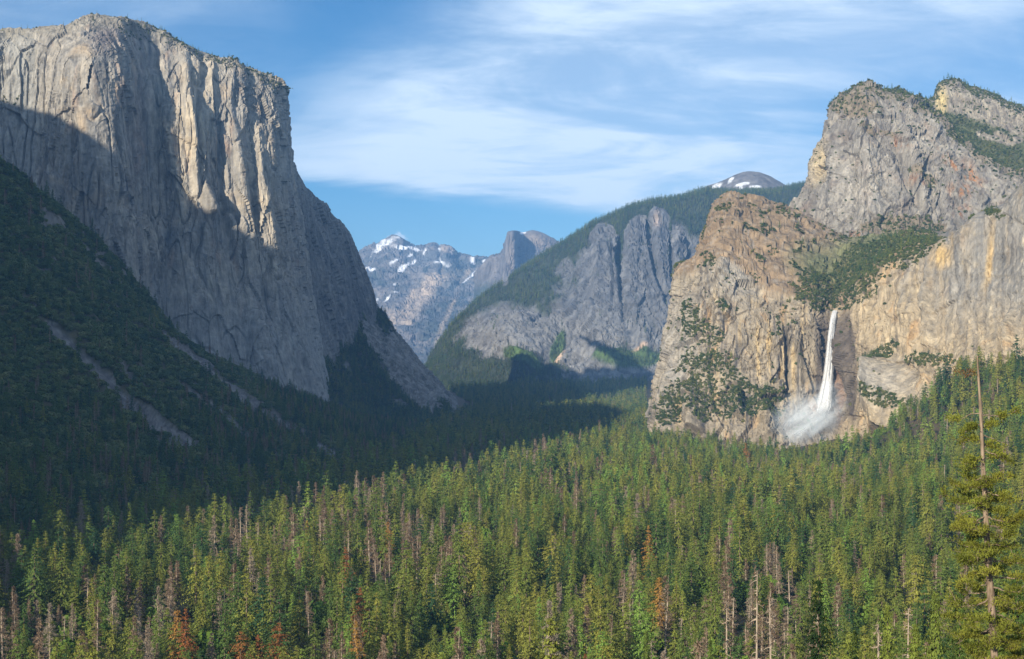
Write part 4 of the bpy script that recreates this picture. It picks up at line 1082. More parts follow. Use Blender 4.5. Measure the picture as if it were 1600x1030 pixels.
def lumps(seed, n=240, lobes=9, size=0.34, flat=0.75):
    """A rounded leafy crown of radius about 1 made of leaf faces on many lobes."""
    r = np.random.default_rng(seed)
    c = r.normal(size=(lobes, 3)); c = unit(c) * (r.random((lobes, 1)) ** 0.4) * 0.66; c[:, 2] = np.abs(c[:, 2]) * flat + 0.25
    rad = 0.28 + 0.26 * r.random(lobes)
    i = r.integers(0, lobes, n)
    d = unit(r.normal(size=(n, 3)) + np.array([0, 0, 0.35]))
    P = c[i] + d * (rad[i] * (0.75 + 0.3 * r.random(n)))[:, None]
    D = unit(np.cross(d, r.normal(size=(n, 3))) + 0.3 * r.normal(size=(n, 3)))
    s = size * (0.6 + 0.8 * r.random(n))
    return sprays(P - D * s[:, None] * .5, D, s, s * 0.85, r, side=np.cross(d, D) + 0.35 * r.normal(size=(n, 3)))


PLANTS = bpy.data.collections.new('plant_kinds')    # source shapes for the scattered woods; not linked to the scene


def two_part(name, trunk, crown, tmat, cmat):
    V, Q = merge([trunk, crown])
    me = mesh_from(name, V, Q, False, None, tmat)
    me.materials.append(cmat)
    ix = np.zeros(len(Q), np.int32); ix[len(trunk[1]):] = 1
    me.polygons.foreach_set('material_index', ix)
    return me


def source(name, me):
    o = bpy.data.objects.new(name, me)
    c = bpy.data.collections.new(name); c.objects.link(o)
    return o


def scatter(name, P, scale, rot, hue, kinds, label, vid=None, kind='stuff', squash=None):
    """Many plants as one 'stuff' object: a cloud of points, each showing one of the source shapes."""
    c = bpy.data.collections.new(name + '_kinds')
    srcs = sorted((bpy.data.objects.new(f'{name}_kind_{i:02d}', me) for i, me in enumerate(kinds)), key=lambda o: o.name)
    for o in srcs: c.objects.link(o)
    n = len(P)
    me = bpy.data.meshes.new(name)
    me.vertices.add(n); me.vertices.foreach_set('co', np.asarray(P, np.float32).ravel())
    sc3 = np.repeat(np.asarray(scale, np.float32)[:, None], 3, 1)
    if squash is not None: sc3[:, 2] *= squash
    r3 = np.zeros((n, 3), np.float32); r3[:, 2] = rot
    for a, ty, fld, arr in (('size', 'FLOAT_VECTOR', 'vector', sc3), ('turn', 'FLOAT_VECTOR', 'vector', r3), ('hue', 'FLOAT', 'value', np.asarray(hue, np.float32))):
        t = me.attributes.new(a, ty, 'POINT'); t.data.foreach_set(fld, np.ascontiguousarray(arr).ravel())
    t = me.attributes.new('vid', 'INT', 'POINT')
    t.data.foreach_set('value', (rng.integers(0, len(kinds), n) if vid is None else np.asarray(vid)).astype(np.int32))
    me.update()
    o = obj(name, me, label=label, kind=kind)
    g = bpy.data.node_groups.new(name, 'GeometryNodeTree')
    g.interface.new_socket('Geometry', in_out='INPUT', socket_type='NodeSocketGeometry')
    g.interface.new_socket('Geometry', in_out='OUTPUT', socket_type='NodeSocketGeometry')
    N, L = g.nodes.new, g.links.new
    gi, go = N('NodeGroupInput'), N('NodeGroupOutput')
    ci = N('GeometryNodeCollectionInfo'); ci.inputs['Collection'].default_value = c; ci.inputs['Separate Children'].default_value = True; ci.inputs['Reset Children'].default_value = True
    ip = N('GeometryNodeInstanceOnPoints'); ip.inputs['Pick Instance'].default_value = True
    def named(nm, ty):
        x = N('GeometryNodeInputNamedAttribute'); x.data_type = ty; x.inputs['Name'].default_value = nm
        return x.outputs['Attribute']
    L(gi.outputs[0], ip.inputs['Points']); L(ci.outputs[0], ip.inputs['Instance'])
    L(named('vid', 'INT'), ip.inputs['Instance Index']); L(named('turn', 'FLOAT_VECTOR'), ip.inputs['Rotation']); L(named('size', 'FLOAT_VECTOR'), ip.inputs['Scale'])
    L(ip.outputs[0], go.inputs[0])
    md = o.modifiers.new('plants', 'NODES'); md.node_group = g
    return o


# shapes, from close to far
NEAR = [conifer(100 + i, H, R, b, 27, 9, 13, 1.08, pw) for i, (H, R, b, pw) in enumerate([(38, 12.5, .14, .95), (36, 11.5, .10, 1.05), (34, 11.0, .22, .65), (40, 11.0, .12, .9), (30, 12.0, .05, 1.1), (37, 12.5, .30, .65), (35, 9.0, .2, .6), (33, 13.0, .06, 1.2), (38, 9.8, .38, .5), (36, 9.5, .10, .8)])]
MID = [conifer(200 + i, H, R, b, 24, 6, 6, 2.1, pw) for i, (H, R, b, pw) in enumerate([(38, 12.0, .16, .9), (36, 10.5, .12, .95), (34, 11.0, .22, .6), (32, 12.5, .08, 1.05), (38, 10.0, .3, .5)])]
FAR = [conifer(300 + i, H, R, b, 13, 4, 3, 3.8, pw) for i, (H, R, b, pw) in enumerate([(36, 11.0, .10, .9), (33, 10.5, .08, .95), (35, 10.5, .18, .6)])]
SNAGS = [snag(400 + i, H, R, nb, tw, br) for i, (H, R, nb, tw, br) in enumerate([(36, 5.6, 110, 18, False), (33, 5.2, 100, 22, False), (34, 5.2, 70, 7, True), (38, 5.6, 130, 20, False), (31, 4.2, 60, 4, True), (35, 6.0, 120, 24, False)])]
near_me = [two_part('conifer_shape', t, c, MATS['bark'], MATS['needle']) for t, c in NEAR]
mid_me = [two_part('conifer_shape', t, c, MATS['bark'], MATS['needle']) for t, c in MID]
far_me = [two_part('conifer_shape', t, c, MATS['bark'], MATS['needle']) for t, c in FAR]
SLIM = [conifer(350 + i, H, R, .08, 13, 4, 3, 3.0, .85) for i, (H, R) in enumerate([(36, 4.6), (33, 4.2), (38, 5.2)])]
slim_me = [two_part('conifer_shape', t, c, MATS['bark'], MATS['needle']) for t, c in SLIM]
snag_me = [two_part('snag_shape', merge([t, b]), w, MATS['snag'], MATS['dry']) for t, b, w in SNAGS]
bush_me = [mesh_from('bush_shape', *lumps(500 + i, 110, 8, 0.42), False, None, MATS['oak']) for i in range(4)]
oak_me = [two_part('oak_shape', cone_tube([(0, 0, -0.5), (0, 0, .3), (0.05, 0, .7)], [.09, .07, .04], 5), lumps(520 + i, 420, 14, 0.26), MATS['bark'], MATS['hill_oak']) for i in range(4)]
bright_me = [two_part('leafy_tree_shape', cone_tube([(0, 0, -0.5), (0, 0, .3), (0.05, 0, .7)], [.09, .07, .04], 5), lumps(540 + i, 420, 14, 0.26, 1.3), MATS['bark'], MATS['bright']) for i in range(3)]

# ------------------------------------------------------------------ woods on the slopes and ledges
def from_patch(name, dens, lo=0.0, jit=3.0, sel=None):
    p = PATCH[name]
    w = p['area'] * np.clip(p['veg'], 0, 1.2) * dens * (p['veg'] > lo) * (p['px'] > -80) * (p['px'] < 1680) * (p['V'][:, 1] > 600)
    if sel is not None: w = w * sel(p)
    n = rng.poisson(w)
    i = np.repeat(np.arange(len(w)), n)
    V, last = p['V'], len(w) - 1
    P = V[i] + rng.random((len(i), 1)) * (V[np.minimum(i + 1, last)] - V[i]) * ((i + 1) % p['nv'] > 0)[:, None] + rng.random((len(i), 1)) * (V[np.minimum(i + p['nv'], last)] - V[i]) * (i + p['nv'] <= last)[:, None]
    P = P + rng.normal(size=(len(i), 3)) * np.array([jit * .4, jit * .4, 0.1])
    return P, p['px'][i], p['py'][i], p['n'][i]


def hue_field(P, s=220.0, spread=0.22, mid=0.45):
    return np.clip(mid + 0.55 * fbm(P / s + 3, 3) + spread * rng.normal(size=len(P)), 0, 1)


U = lambda n, a, b: a + (b - a) * rng.random(n)
P, px, py, n = from_patch('hillside', 1 / 62.0, 0.2, 4)
k = len(P)
scatter('hillside_oaks', P - np.array([0, 0, 1.0]), U(k, 4.5, 10.5), U(k, 0, 6.28), hue_field(P, 150, .25, .55), oak_me, 'rounded evergreen oaks covering the shaded left hillside', squash=0.9)
P, px, py, n = from_patch('hillside', 1 / 260.0, 0.3, 4, lambda p: sstep(150, 20, p['V'][:, 2]) + 0.12)
k = len(P)
scatter('hillside_conifers', P, U(k, 0.55, 0.95), U(k, 0, 6.28), hue_field(P, 150, .2, .25), mid_me + [snag_me[0], snag_me[3], snag_me[1]], 'dark conifers and grey snags among the hillside oaks', rng.choice(8, k, p=[.2, .15, .15, .1, .1, .1, .1, .1]))
for nm, src, dens, lo, size, lab, hm in [('cliff_scrub', 'waterfall_cliff', 1 / 26.0, 0.30, (1.8, 5.6), 'scrub on the ledges and in the bowl of the waterfall cliff', .5), ('high_rock_scrub', 'high_rock', 1 / 85.0, 0.04, (2.2, 6.0), 'scrub on the top and ledges of the high rock', .4),
                                         ('pinnacle_scrub', 'pinnacle_slope', 1 / 60.0, 0.04, (2.5, 6.0), 'green scrub on the slope below the pinnacle', .55), ('apron_woods', 'rock_apron', 1 / 70.0, 0.1, (4.0, 8.0), 'dark woods on the rock apron below the monolith', .3), ('rim_scrub', 'granite_monolith', 1 / 60.0, 0.05, (2.0, 4.6), 'scrub along the rim of the granite monolith', .4)]:
    P, px, py, n = from_patch(src, dens, lo, 2.5)
    k = len(P)
    scatter(nm, P - np.array([0, 0, .6]), U(k, *size) * U(k, .7, 1.1), U(k, 0, 6.28), hue_field(P, 90, .3, hm), bush_me, lab)
for nm, src, dens, lo, size, lab, sel in [('rim_pines', 'granite_monolith', 1 / 260.0, 0.05, (0.22, 0.42), 'small pines along the rim of the granite monolith', lambda p: (p['py'] < 140) & (p['px'] < 425)),
                                          ('high_rock_pines', 'high_rock', 1 / 900.0, 0.15, (0.25, 0.5), 'pines on the crest of the high rock', None), ('pinnacle_pines', 'pinnacle_slope', 1 / 900.0, 0.1, (0.3, 0.6), 'pines scattered on the pinnacle slope', None),
                                          ('cliff_pines', 'waterfall_cliff', 1 / 420.0, 0.45, (0.22, 0.5), 'small conifers in the bowl and on ledges of the waterfall cliff', None),
                                          ('apron_conifers', 'rock_apron', 1 / 160.0, 0.2, (0.5, 0.8), 'dark conifers on the rock apron', None),
                                          ('ridge_forest', 'spire_ridge', 1 / 230.0, 0.1, (0.45, 1.0), 'conifer forest covering the long far ridge', None),
                                          ('ridge_crest_pines', 'spire_ridge', 1 / 550.0, 0.1, (0.6, 1.3), 'conifers standing along the skyline of the far ridge', lambda p: np.abs(p['py'] - np.interp(p['px'], [703, 757, 826, 872, 928, 990, 1062, 1102, 1207, 1266], [512, 462, 415, 387, 350, 324, 312, 302, 305, 292])) < 3)]:
    P, px, py, n = from_patch(src, dens, lo, 4, sel)
    k = len(P)
    scatter(nm, P, U(k, *size), U(k, 0, 6.28), hue_field(P, 200, .2, .08 if nm == 'ridge_forest' else .25), slim_me if nm in ('ridge_forest', 'rim_pines', 'ridge_crest_pines') else far_me, lab)

# ------------------------------------------------------------------ valley forest
TOE = np.array([(-420, 0), (-420, 800), (-418, 1000), (-410, 1300), (-395, 1700), (-340, 1950), (-280, 2150), (-245, 2400), (-215, 2850), (-205, 3300), (-195, 3900), (-150, 5200), (-300, 6300)])


def grid_pts(y0, y1, s):
    ys = np.arange(y0, y1, s); xs = np.arange(-0.41 * y1, 0.42 * y1, s)
    X, Yg = np.meshgrid(xs, ys)
    X = X + U(X.size, -.5, .5).reshape(X.shape) * s; Yg = Yg + U(X.size, -.5, .5).reshape(X.shape) * s
    m = (np.abs(X) < 0.40 * Yg + 20) & (X > np.interp(Yg, TOE[:, 1], TOE[:, 0]) + 8)
    return X[m], Yg[m]


FX, FY = [], []
for a, b, s in [(330, 1500, 14.0), (1500, 2300, 14.4), (2300, 3400, 14.6), (3400, 6300, 16.0)]:
    x, y = grid_pts(a, b, s); FX.append(x); FY.append(y)
FX, FY = np.concatenate(FX), np.concatenate(FY)
FZ = ground_h(FX, FY) - 0.5
FPX, FPY = CX + FX / FY * F, HY - (FZ + 18 - ZC) / FY * F
P3 = np.stack([FX, FY, 0 * FX], 1)
gap = fbm(P3 / 45 + 9, 3)
base_y = HY - (FZ - ZC) / FY * F
# right of the waterfall cliff's foot line nothing stands inside the rock
foot = np.array([(1000, 3050), (1060, 2840), (1100, 2800), (1200, 2700), (1240, 2640), (1335, 2560), (1420, 2420), (1450, 2360), (1520, 2270), (1600, 2150), (1700, 2000)])
ok = (gap > -0.15) & ((FPX < 1010) | (FY < np.interp(FPX, foot[:, 0], foot[:, 1]))) & (FZ < 260)
ok &= ~((blob(FPX, base_y, 1195, 806, 55, 7) > 0.4))
FX, FY, FZ, FPX, FPY, P3 = (a[ok] for a in (FX, FY, FZ, FPX, FPY, P3))
n = len(FX)
dead_f = 0.09 + 0.75 * sstep(0.10, 0.45, fbm(P3 / 130 + 21, 3)) + 0.55 * blob(FPX, FPY, 640, 850, 130, 50) + 0.5 * blob(FPX, FPY, 90, 990, 160, 50) + 0.65 * blob(FPX, FPY, 1170, 985, 110, 45) + 0.35 * blob(FPX, FPY, 980, 940, 60, 60) + 0.35 * blob(FPX, FPY, 380, 800, 60, 40) + 0.3 * blob(FPX, FPY, 800, 700, 120, 20)
dead_f *= sstep(3200, 1800, FY) * 0.85 + 0.15
u = rng.random(n)
dead = u < np.clip(dead_f, 0, 0.8)
leafy = (~dead) & (rng.random(n) < 0.06 + 0.40 * sstep(0.2, 0.45, fbm(P3 / 90 + 41, 2)))
height = (0.66 + 0.60 * rng.random(n)) * np.where(rng.random(n) < 0.20, 0.55, np.where(rng.random(n) < 0.06, 1.22, 1.0)) * (1 + 0.38 * fbm(P3 / 120 + 5, 2)) * np.where(FY > 2000, 1.02, 1.0)
# on the hillside under the viewpoint only what stays below the line of sight
cap = (ZC - 0.222 * FY - FZ + 6) / 36.0
height = np.where(FY < 620, np.minimum(height, np.maximum(cap + 0.35 * rng.random(n) ** 2, 0.25)), height)
height = height * (1 - 0.16 * sstep(1900, 2400, FY) * sstep(960, 1060, FPX) * sstep(1450, 1400, FPX))
hue = hue_field(P3, 110, 0.26, 0.58)
turn = U(n, 0, 6.28)
FP = np.stack([FX, FY, FZ], 1)

# the trees that show largest are things of their own; the rest of the wood is one mass
top_y = HY - (FZ + 36 * height - ZC) / FY * F
in_view = (FPX > 5) & (FPX < 1595) & (top_y < 985) & (FY > 420)


def nearest(mask, k):
    i = np.flatnonzero(mask & in_view)
    return i[np.argsort(FY[i])][:k]


sel_green, sel_dead, sel_leafy = nearest(~dead & ~leafy, 290), nearest(dead, 130), nearest(leafy, 40)
single = np.zeros(n, bool); single[sel_green] = single[sel_dead] = single[sel_leafy] = True
rest = ~single
nearm = rest & ~dead & ~leafy & (FY < 1500)
midm = rest & ~dead & ~leafy & (FY >= 1500) & (FY < 2900)
farm = rest & ~dead & ~leafy & (FY >= 2900)
scatter('near_forest', FP[nearm], height[nearm], turn[nearm], hue[nearm], near_me, 'mass of green conifers in the front of the valley forest')
scatter('middle_forest', FP[midm], height[midm], turn[midm], hue[midm], mid_me, 'mass of green conifers in the middle of the valley forest')
scatter('far_forest', FP[farm], height[farm], turn[farm], hue[farm] * 0.8, far_me, 'far end of the valley forest under the cliffs')
m = rest & dead
scatter('dead_forest', FP[m], height[m], turn[m], U(m.sum(), 0, 1), snag_me, 'grey and brown dead conifers standing through the valley forest')
m = rest & leafy
scatter('leafy_forest', FP[m], height[m] * 9.5, turn[m], hue[m], bright_me, 'bright leafy trees between the conifers', squash=1.25)
# undergrowth that closes the floor
x, y = grid_pts(700, 2400, 11.0)
z = ground_h(x, y); k = len(x)
scatter('undergrowth', np.stack([x, y, z], 1), U(k, 1.5, 4.0), U(k, 0, 6.28), U(k, 0, 1), bush_me, 'low bushes on the forest floor between the trunks')


# ------------------------------------------------------------------ single trees of the front forest
def meshes_of(parts, mats, names):
    return [(nm, mesh_from(nm, p[0], p[1], False, None, MATS[mt])) for p, mt, nm in zip(parts, mats, names)]


KIND = {'conifer': [meshes_of(p, ('bark', 'needle'), ('trunk', 'crown')) for p in NEAR],
        'dead_conifer': [meshes_of(p, ('snag', 'snag', 'dry'), ('trunk', 'branches', 'twigs')) for p in SNAGS],
        'rusty_conifer': [meshes_of(p, ('bark', 'rust'), ('trunk', 'crown')) for p in NEAR[:7]],
        'leafy_tree': [meshes_of((cone_tube([(0, 0, -.5), (0, 0, .3), (0.05, 0, .7)], [.09, .07, .04], 5), lumps(540 + i, 420, 14, 0.26, 1.3)), ('bark', 'bright'), ('trunk', 'crown')) for i in range(3)]}


def plant(name, v, loc, scale, rotz, hue, label, cat, group):
    e = bpy.data.objects.new(name, None); col.objects.link(e)
    e.empty_display_size = 2.0
    e.location = loc; e.rotation_euler = (0, 0, rotz)
    e.scale = scale if hasattr(scale, '__len__') else (scale,) * 3
    e['label'] = label; e['category'] = cat
    if group: e['group'] = group
    USED.setdefault(label, []).append(e)
    for nm, me in KIND[name][v % len(KIND[name])]:
        o = bpy.data.objects.new(nm, me); col.objects.link(o); o.parent = e
        o['hue'] = float(hue)
        if nm in ('branches', 'twigs'): o['kind'] = 'stuff'
    return e


SPOT = ['at the left edge', 'under the western wall', 'under the domed summit', 'under the pale flakes', 'under the shaded hill', 'under the nose edge', 'under the scree toe', 'under the snowy peak', 'under the valley gap', 'just left of the split dome', 'under the split dome', 'under the first spire', 'under the twin spires', 'under the cliff corner', 'under the brown shoulder', 'left of the waterfall', 'under the waterfall', 'under the grey buttress', 'left of the big pine', 'behind the big pine']
USED = {}


def where(i):
    row = 'lowest row' if top_y[i] > 955 else ('second row up' if top_y[i] > 925 else ('third row up' if top_y[i] > 895 else 'upper front wood'))
    return f'{row}, {SPOT[int(np.clip(FPX[i] / 80, 0, 19))]}'


def settle_labels():
    """Alike neighbours are told apart by their order from the left."""
    for lab, things in USED.items():
        if len(things) < 2: continue
        things.sort(key=lambda o: CX + o.location.x / o.location.y * F)
        words = {2: ['left one', 'right one'], 3: ['left one', 'middle one', 'right one']}.get(len(things)) or ['leftmost'] + [w + ' from left' for w in ('second', 'third', 'fourth', 'fifth', 'sixth', 'seventh', 'eighth')][:len(things) - 2] + ['rightmost']
        for o, w in zip(things, words): o['label'] = lab + ', ' + w


def tone(h):
    return 'dark green' if h < 0.3 else ('olive' if h < 0.55 else ('yellow-green' if h < 0.8 else 'bright green'))


for i in sel_green:
    s = 'tall' if height[i] > 0.95 else ('middling' if height[i] > 0.75 else 'short')
    plant('conifer', int(rng.integers(0, 10)), FP[i], height[i], turn[i], hue[i], f'{s} {tone(hue[i])} conifer, {where(i)}', 'conifer', 'green conifers in the front of the forest')
for i in sel_dead:
    s = 'tall' if height[i] > 0.95 else ('middling' if height[i] > 0.75 else 'short')
    v = int(rng.integers(0, 6))
    plant('dead_conifer', v, FP[i], height[i], turn[i], rng.random(), f'{s} {"broken-topped" if v in (2, 4) else "twiggy"} grey dead conifer, {where(i)}', 'dead tree', 'dead conifers in the front of the forest')
for i in sel_leafy:
    plant('leafy_tree', int(rng.integers(0, 3)), FP[i], (height[i] * 9.5, height[i] * 9.5, height[i] * 12), turn[i], hue[i], f'{tone(hue[i])} rounded leafy tree, {where(i)}', 'tree', 'leafy trees among the front conifers')


def on_ground(px, Y):
    x = (px - CX) / F * Y
    return np.array([x, Y, float(ground_h(np.array([x]), np.array([Y]))[0])])


def to_top(px, top, Y, H):
    """Foot and scale of a tree of shape height H whose tip stands at (px, top)."""
    g = on_ground(px, Y)
    return g, (W(px, top, Y)[2] - g[2]) / H


RUST = [(563, 922, 900, 'rust brown conifer standing tall among green ones, lower middle of the forest', .1), (556, 968, 850, 'golden brown conifer just in front of the tall rust one', 1.0), (277, 945, 1000, 'orange-brown conifer in the lower left forest', .8), (290, 965, 930, 'dark rust conifer beside the orange-brown one, lower left', .05),
        (403, 968, 900, 'dark red-brown conifer at the lower edge, left of the pair of pale snags', .0), (436, 976, 860, 'pointed red-brown conifer at the bottom edge', .15), (606, 812, 1500, 'light brown dying conifer in the middle of the forest', .7), (540, 858, 1300, 'dull brown dying conifer left of the middle', .2), (480, 812, 1500, 'yellow-brown conifer near the shade line', 1.0),
        (1030, 895, 1080, 'golden brown conifer right of the middle, halfway down the forest', 1.0), (1013, 830, 1400, 'pale orange conifer among olive ones, right of the middle', .9), (914, 1000, 800, 'small rust red conifer at the bottom edge, right of the middle', .1), (376, 990, 880, 'short rust brown conifer near the bottom edge', .3), (1165, 690, 2300, 'distant brown conifer below the cliff', .4)]
for k, (px, top, Y, lab, h) in enumerate(RUST):
    Y = min(128 * F / (top - HY), 2400)
    g, sc = to_top(px, top, Y, 36)
    plant('rusty_conifer', k, g, (sc * .8, sc * .8, sc), k * 1.3, h, lab, 'dying conifer', 'rust coloured dying conifers')
SN = [(1182, 893, 520, 2, 'tall bare grey snag with stub branches at the bottom, right of the middle'), (1135, 920, 560, 4, 'thin leaning grey snag left of the tall bare one at the bottom'), (1205, 935, 540, 2, 'snag with crooked side limb right of the tall bare one'), (1418, 930, 480, 4, 'lone pale snag at the bottom, near the big pine'), (1372, 955, 430, 4, 'dark thin snag in front of a bright green conifer, bottom right'),
      (376, 793, 1560, 2, 'bleached white snag standing in the light at the shade line'), (386, 790, 1560, 0, 'second bleached white snag, beside the first at the shade line'), (440, 745, 1900, 1, 'tall brownish dead conifer rising from the shade'), (425, 742, 1900, 5, 'brownish dead conifer behind its taller neighbour in the shade'), (53, 890, 1000, 0, 'tall pale dead conifer at the far left edge of the light'), (248, 925, 900, 3, 'broad pale dead conifer in the lower left'), (1335, 850, 900, 1, 'whitish dead conifer right of the middle'), (1214, 855, 900, 0, 'wide-branched grey dead conifer above the tall bare snag')]
for k, (px, top, Y, v, lab) in enumerate(SN):
    if Y > 700: Y = min(130 * F / (top - HY), 2000)
    g, sc = to_top(px, top, Y, 27 if v in (2, 4) else 35)
    plant('dead_conifer', v, g, (min(sc, 1.1), min(sc, 1.1), sc), k * 2.1, rng.random(), lab, 'dead tree', 'dead conifers in the front of the forest')
# sunlit spires at the edge of the shade
for k, (px, top, Y, h) in enumerate([(203, 800, 1500, .6), (328, 805, 1500, .45), (306, 815, 1480, .4), (466, 728, 2000, .55), (480, 742, 1900, .5), (345, 860, 1300, .8), (205, 870, 1180, .6), (160, 890, 1120, .75), (590, 762, 1900, .5)]):
    Y = min(128 * F / (top - HY), 2000)
    g, sc = to_top(px, top, Y, 37)
    plant('conifer', k, g, (min(sc, 1), min(sc, 1), sc), k * 1.7, h, f'sunlit spire-shaped conifer standing out against the shade, {["far left", "left", "just left of another lit spire", "beside the scree toe", "right of the scree toe", "left, yellow-green", "far left, broad", "far left, bright", "near the middle"][k]}', 'conifer', 'lit conifers at the edge of the shade')

# ------------------------------------------------------------------ close trees on the hillside under the viewpoint
CLOSE = [conifer(700 + i, H, R, b, 70, 8, 12, 0.95, pw) for i, (H, R, b, pw) in enumerate([(40, 8.5, .05, .55), (36, 7.5, .05, .7), (34, 6.0, .08, .8)])]
MATS['fir'] = leaf_mat('fir_needles', [(0.0, (0.018, 0.036, 0.012)), (0.3, (0.05, 0.085, 0.022)), (1.0, (0.17, 0.21, 0.04))])
KIND['close_conifer'] = [meshes_of(p, ('bark', 'fir'), ('trunk', 'crown')) for p in CLOSE]
for k, (px, top, Y, v, h, w, lab) in enumerate([(1279, 905, 300, 0, .02, .9, 'dark dense conifer close by at the bottom, left of the big pine'), (1387, 945, 330, 1, .9, .8, 'bright yellow-green conifer close by at the bottom, between dark conifer and big pine'), (1462, 925, 290, 1, .75, .9, 'bushy bright green conifer at the bottom beside the big pine'), (1500, 905, 240, 0, .35, .75, 'broad green conifer directly behind the trunk of the big pine'),
                                                (1590, 900, 230, 0, .3, .8, 'dark green conifer at the right edge behind the big pine'), (1430, 975, 260, 2, .85, .9, 'small yellow-green conifer at the bottom edge, left of the bushy one'), (1335, 985, 330, 2, .6, .9, 'olive conifer tip at the bottom edge right of the dark one'), (1560, 955, 200, 2, .5, 1.0, 'green conifer top at the bottom right corner'), (1110, 1000, 420, 2, .5, .8, 'olive conifer tip at the bottom edge below the grey snags'), (1010, 985, 460, 1, .55, .8, 'pointed olive conifer tip at the bottom edge, right of the middle')]):
    H = [40, 36, 34][v]
    g, sc = to_top(px, top, Y, H)
    plant('close_conifer', v, g, (w, w, sc), k * 1.9, h, lab, 'conifer', 'close conifers under the viewpoint')

# the big ponderosa: trunk, each limb a part with its needles
PY = 134.0
bm_tr = [(1562, 1180, 8), (1554, 1030, 7), (1550, 960, 6.8), (1546, 900, 6.3), (1541, 820, 5.2), (1538, 760, 4.2), (1535, 700, 3.4), (1532, 640, 2.7), (1529, 590, 2.2), (1527, 556, 1.5)]
trunk_px = np.array(bm_tr)
TP = np.array([W(a, b, PY) for a, b, _ in bm_tr]); TR = 0.84 * trunk_px[:, 2] / F * PY
pg = on_ground(1562, PY)
TP = np.concatenate([[np.array([TP[0][0] + .2, PY, pg[2] - 1.5])], TP]) if TP[0][2] > pg[2] else TP
TR = np.concatenate([[TR[0] * 1.2], TR]) if len(TR) < len(TP) else TR
root = np.array([TP[0][0], PY, pg[2]])
pine = bpy.data.objects.new('ponderosa_pine', None); col.objects.link(pine)
pine.location = root
pine['label'] = 'big close pine with bare dead top and layered olive foliage, right edge'; pine['category'] = 'pine tree'
fine_t = np.linspace(0, len(TP) - 1, 60)
tpf = pchip(TP, fine_t); trf = np.interp(fine_t, np.arange(len(TP)), TR)
v, q = cone_tube(tpf - root, trf * (1 + 0.06 * np.random.default_rng(3).normal(size=60)), 12)
obj('trunk', mesh_from('trunk', v, q, True, None, MATS['pine_bark']), pine)
MATS['pine_needle'] = leaf_mat('pine_needles', [(0.0, (0.085, 0.12, 0.022)), (0.5, (0.165, 0.190, 0.034)), (1.0, (0.25, 0.255, 0.045))], 0.3)
MATS['brown_needle'] = leaf_mat('brown_needles', [(0.0, (0.16, 0.085, 0.04)), (1.0, (0.24, 0.14, 0.06))], 0.2)
pr = np.random.default_rng(77)


def trunk_at(py):
    z = (HY - py) / F * PY + ZC
    o = np.argsort(TP[:, 2])
    return np.array([np.interp(z, TP[o, 2], TP[o, 0]), PY, z])


def tufts(C, r, scale=1.0, k=9):
    """Needle bunches at the points C."""
    n = len(C)
    P = np.repeat(C, k, 0) + r.normal(size=(n * k, 3)) * 0.10 * scale
    D = unit(r.normal(size=(n * k, 3)) + np.array([0, 0, 0.35]))
    return sprays(P, D, scale * (0.26 + 0.20 * r.random(n * k)), scale * 0.085, r)


def limb(py, pts, rad, leaf, hue=0.5, mat='pine_needle', bare=0.0):
    """A limb that leaves the trunk at py and runs through pts (metres right, towards the far side, up from its start)."""
    s = trunk_at(py) - root
    path = np.array([s] + [s + np.array(p) for p in pts])
    t = np.linspace(0, len(path) - 1, 4 * len(path))
    pf = pchip(path, t) + pr.normal(size=(len(t), 3)) * 0.04
    pf[0] = s
    rf = np.linspace(rad, rad * 0.25, len(t))
    parts = [cone_tube(pf, rf, 6)]
    C = []
    m = int(leaf)
    for j in range(m):
        u = 0.30 + 0.70 * pr.random() if not bare else bare + (1 - bare) * pr.random()
        b = pf[int(u * (len(pf) - 1))]
        ax = unit(pf[-1] - pf[0])
        side = unit(np.cross(ax, [0, 0, 1.0])) * pr.choice([-1, 1])
        d = unit(ax * (0.2 + pr.random()) + side * (0.5 + 0.6 * pr.random()) + np.array([0, 0, -0.15 + 0.9 * pr.random()]))
        L = 0.35 + 1.0 * pr.random()
        e = b + d * L
        parts.append(cone_tube([b, b + d * L * .5, e], [0.022, 0.016, 0.008], 3))
        for w in np.linspace(0.35, 1.0, 4):
            C.append(b + d * L * w + pr.normal(size=3) * 0.10)
    V, Q = merge(parts)
    br = obj('branch', mesh_from('branch', V, Q, True, None, MATS['pine_bark']), pine)
    if C:
        V, Q = tufts(np.array(C), pr)
        o = obj('needles', mesh_from('needles', V, Q, False, None, MATS[mat]), br)
        o['hue'] = float(hue)


m_ = lambda px: px / F * PY
# bare and half-bare limbs of the upper trunk, as seen
limb(563, [(m_(10), .1, m_(-1)), (m_(25), .2, m_(3))], .035, 0)
limb(562, [(m_(-8), .1, m_(3)), (m_(-18), .3, m_(2))], .03, 0)
limb(560, [(m_(4), -.1, m_(5)), (m_(7), -.2, m_(9))], .03, 0)
limb(572, [(m_(6), .1, 0), (m_(11), .2, m_(-1))], .02, 0)
limb(586, [(m_(-10), .1, m_(1)), (m_(-24), .3, m_(0))], .035, 4, .4, 'brown_needle')
limb(620, [(m_(-6), .1, m_(1)), (m_(-12), .3, m_(0))], .02, 0)
limb(649, [(m_(20), .3, m_(0)), (m_(36), .5, m_(-4)), (m_(62), .8, m_(8))], .07, 14, .75, bare=0.5)
limb(646, [(m_(-14), .2, m_(-1)), (m_(-28), .3, m_(-9)), (m_(-46), .5, m_(-13))], .06, 9, .7, bare=0.6)
limb(662, [(m_(-14), -.2, m_(-4)), (m_(-28), -.4, m_(-12))], .05, 20, .55)
limb(668, [(m_(10), .5, m_(2)), (m_(26), .8, m_(4))], .04, 12, .8)
limb(690, [(m_(-12), .4, m_(1)), (m_(-30), .7, m_(-3))], .045, 14, .75)
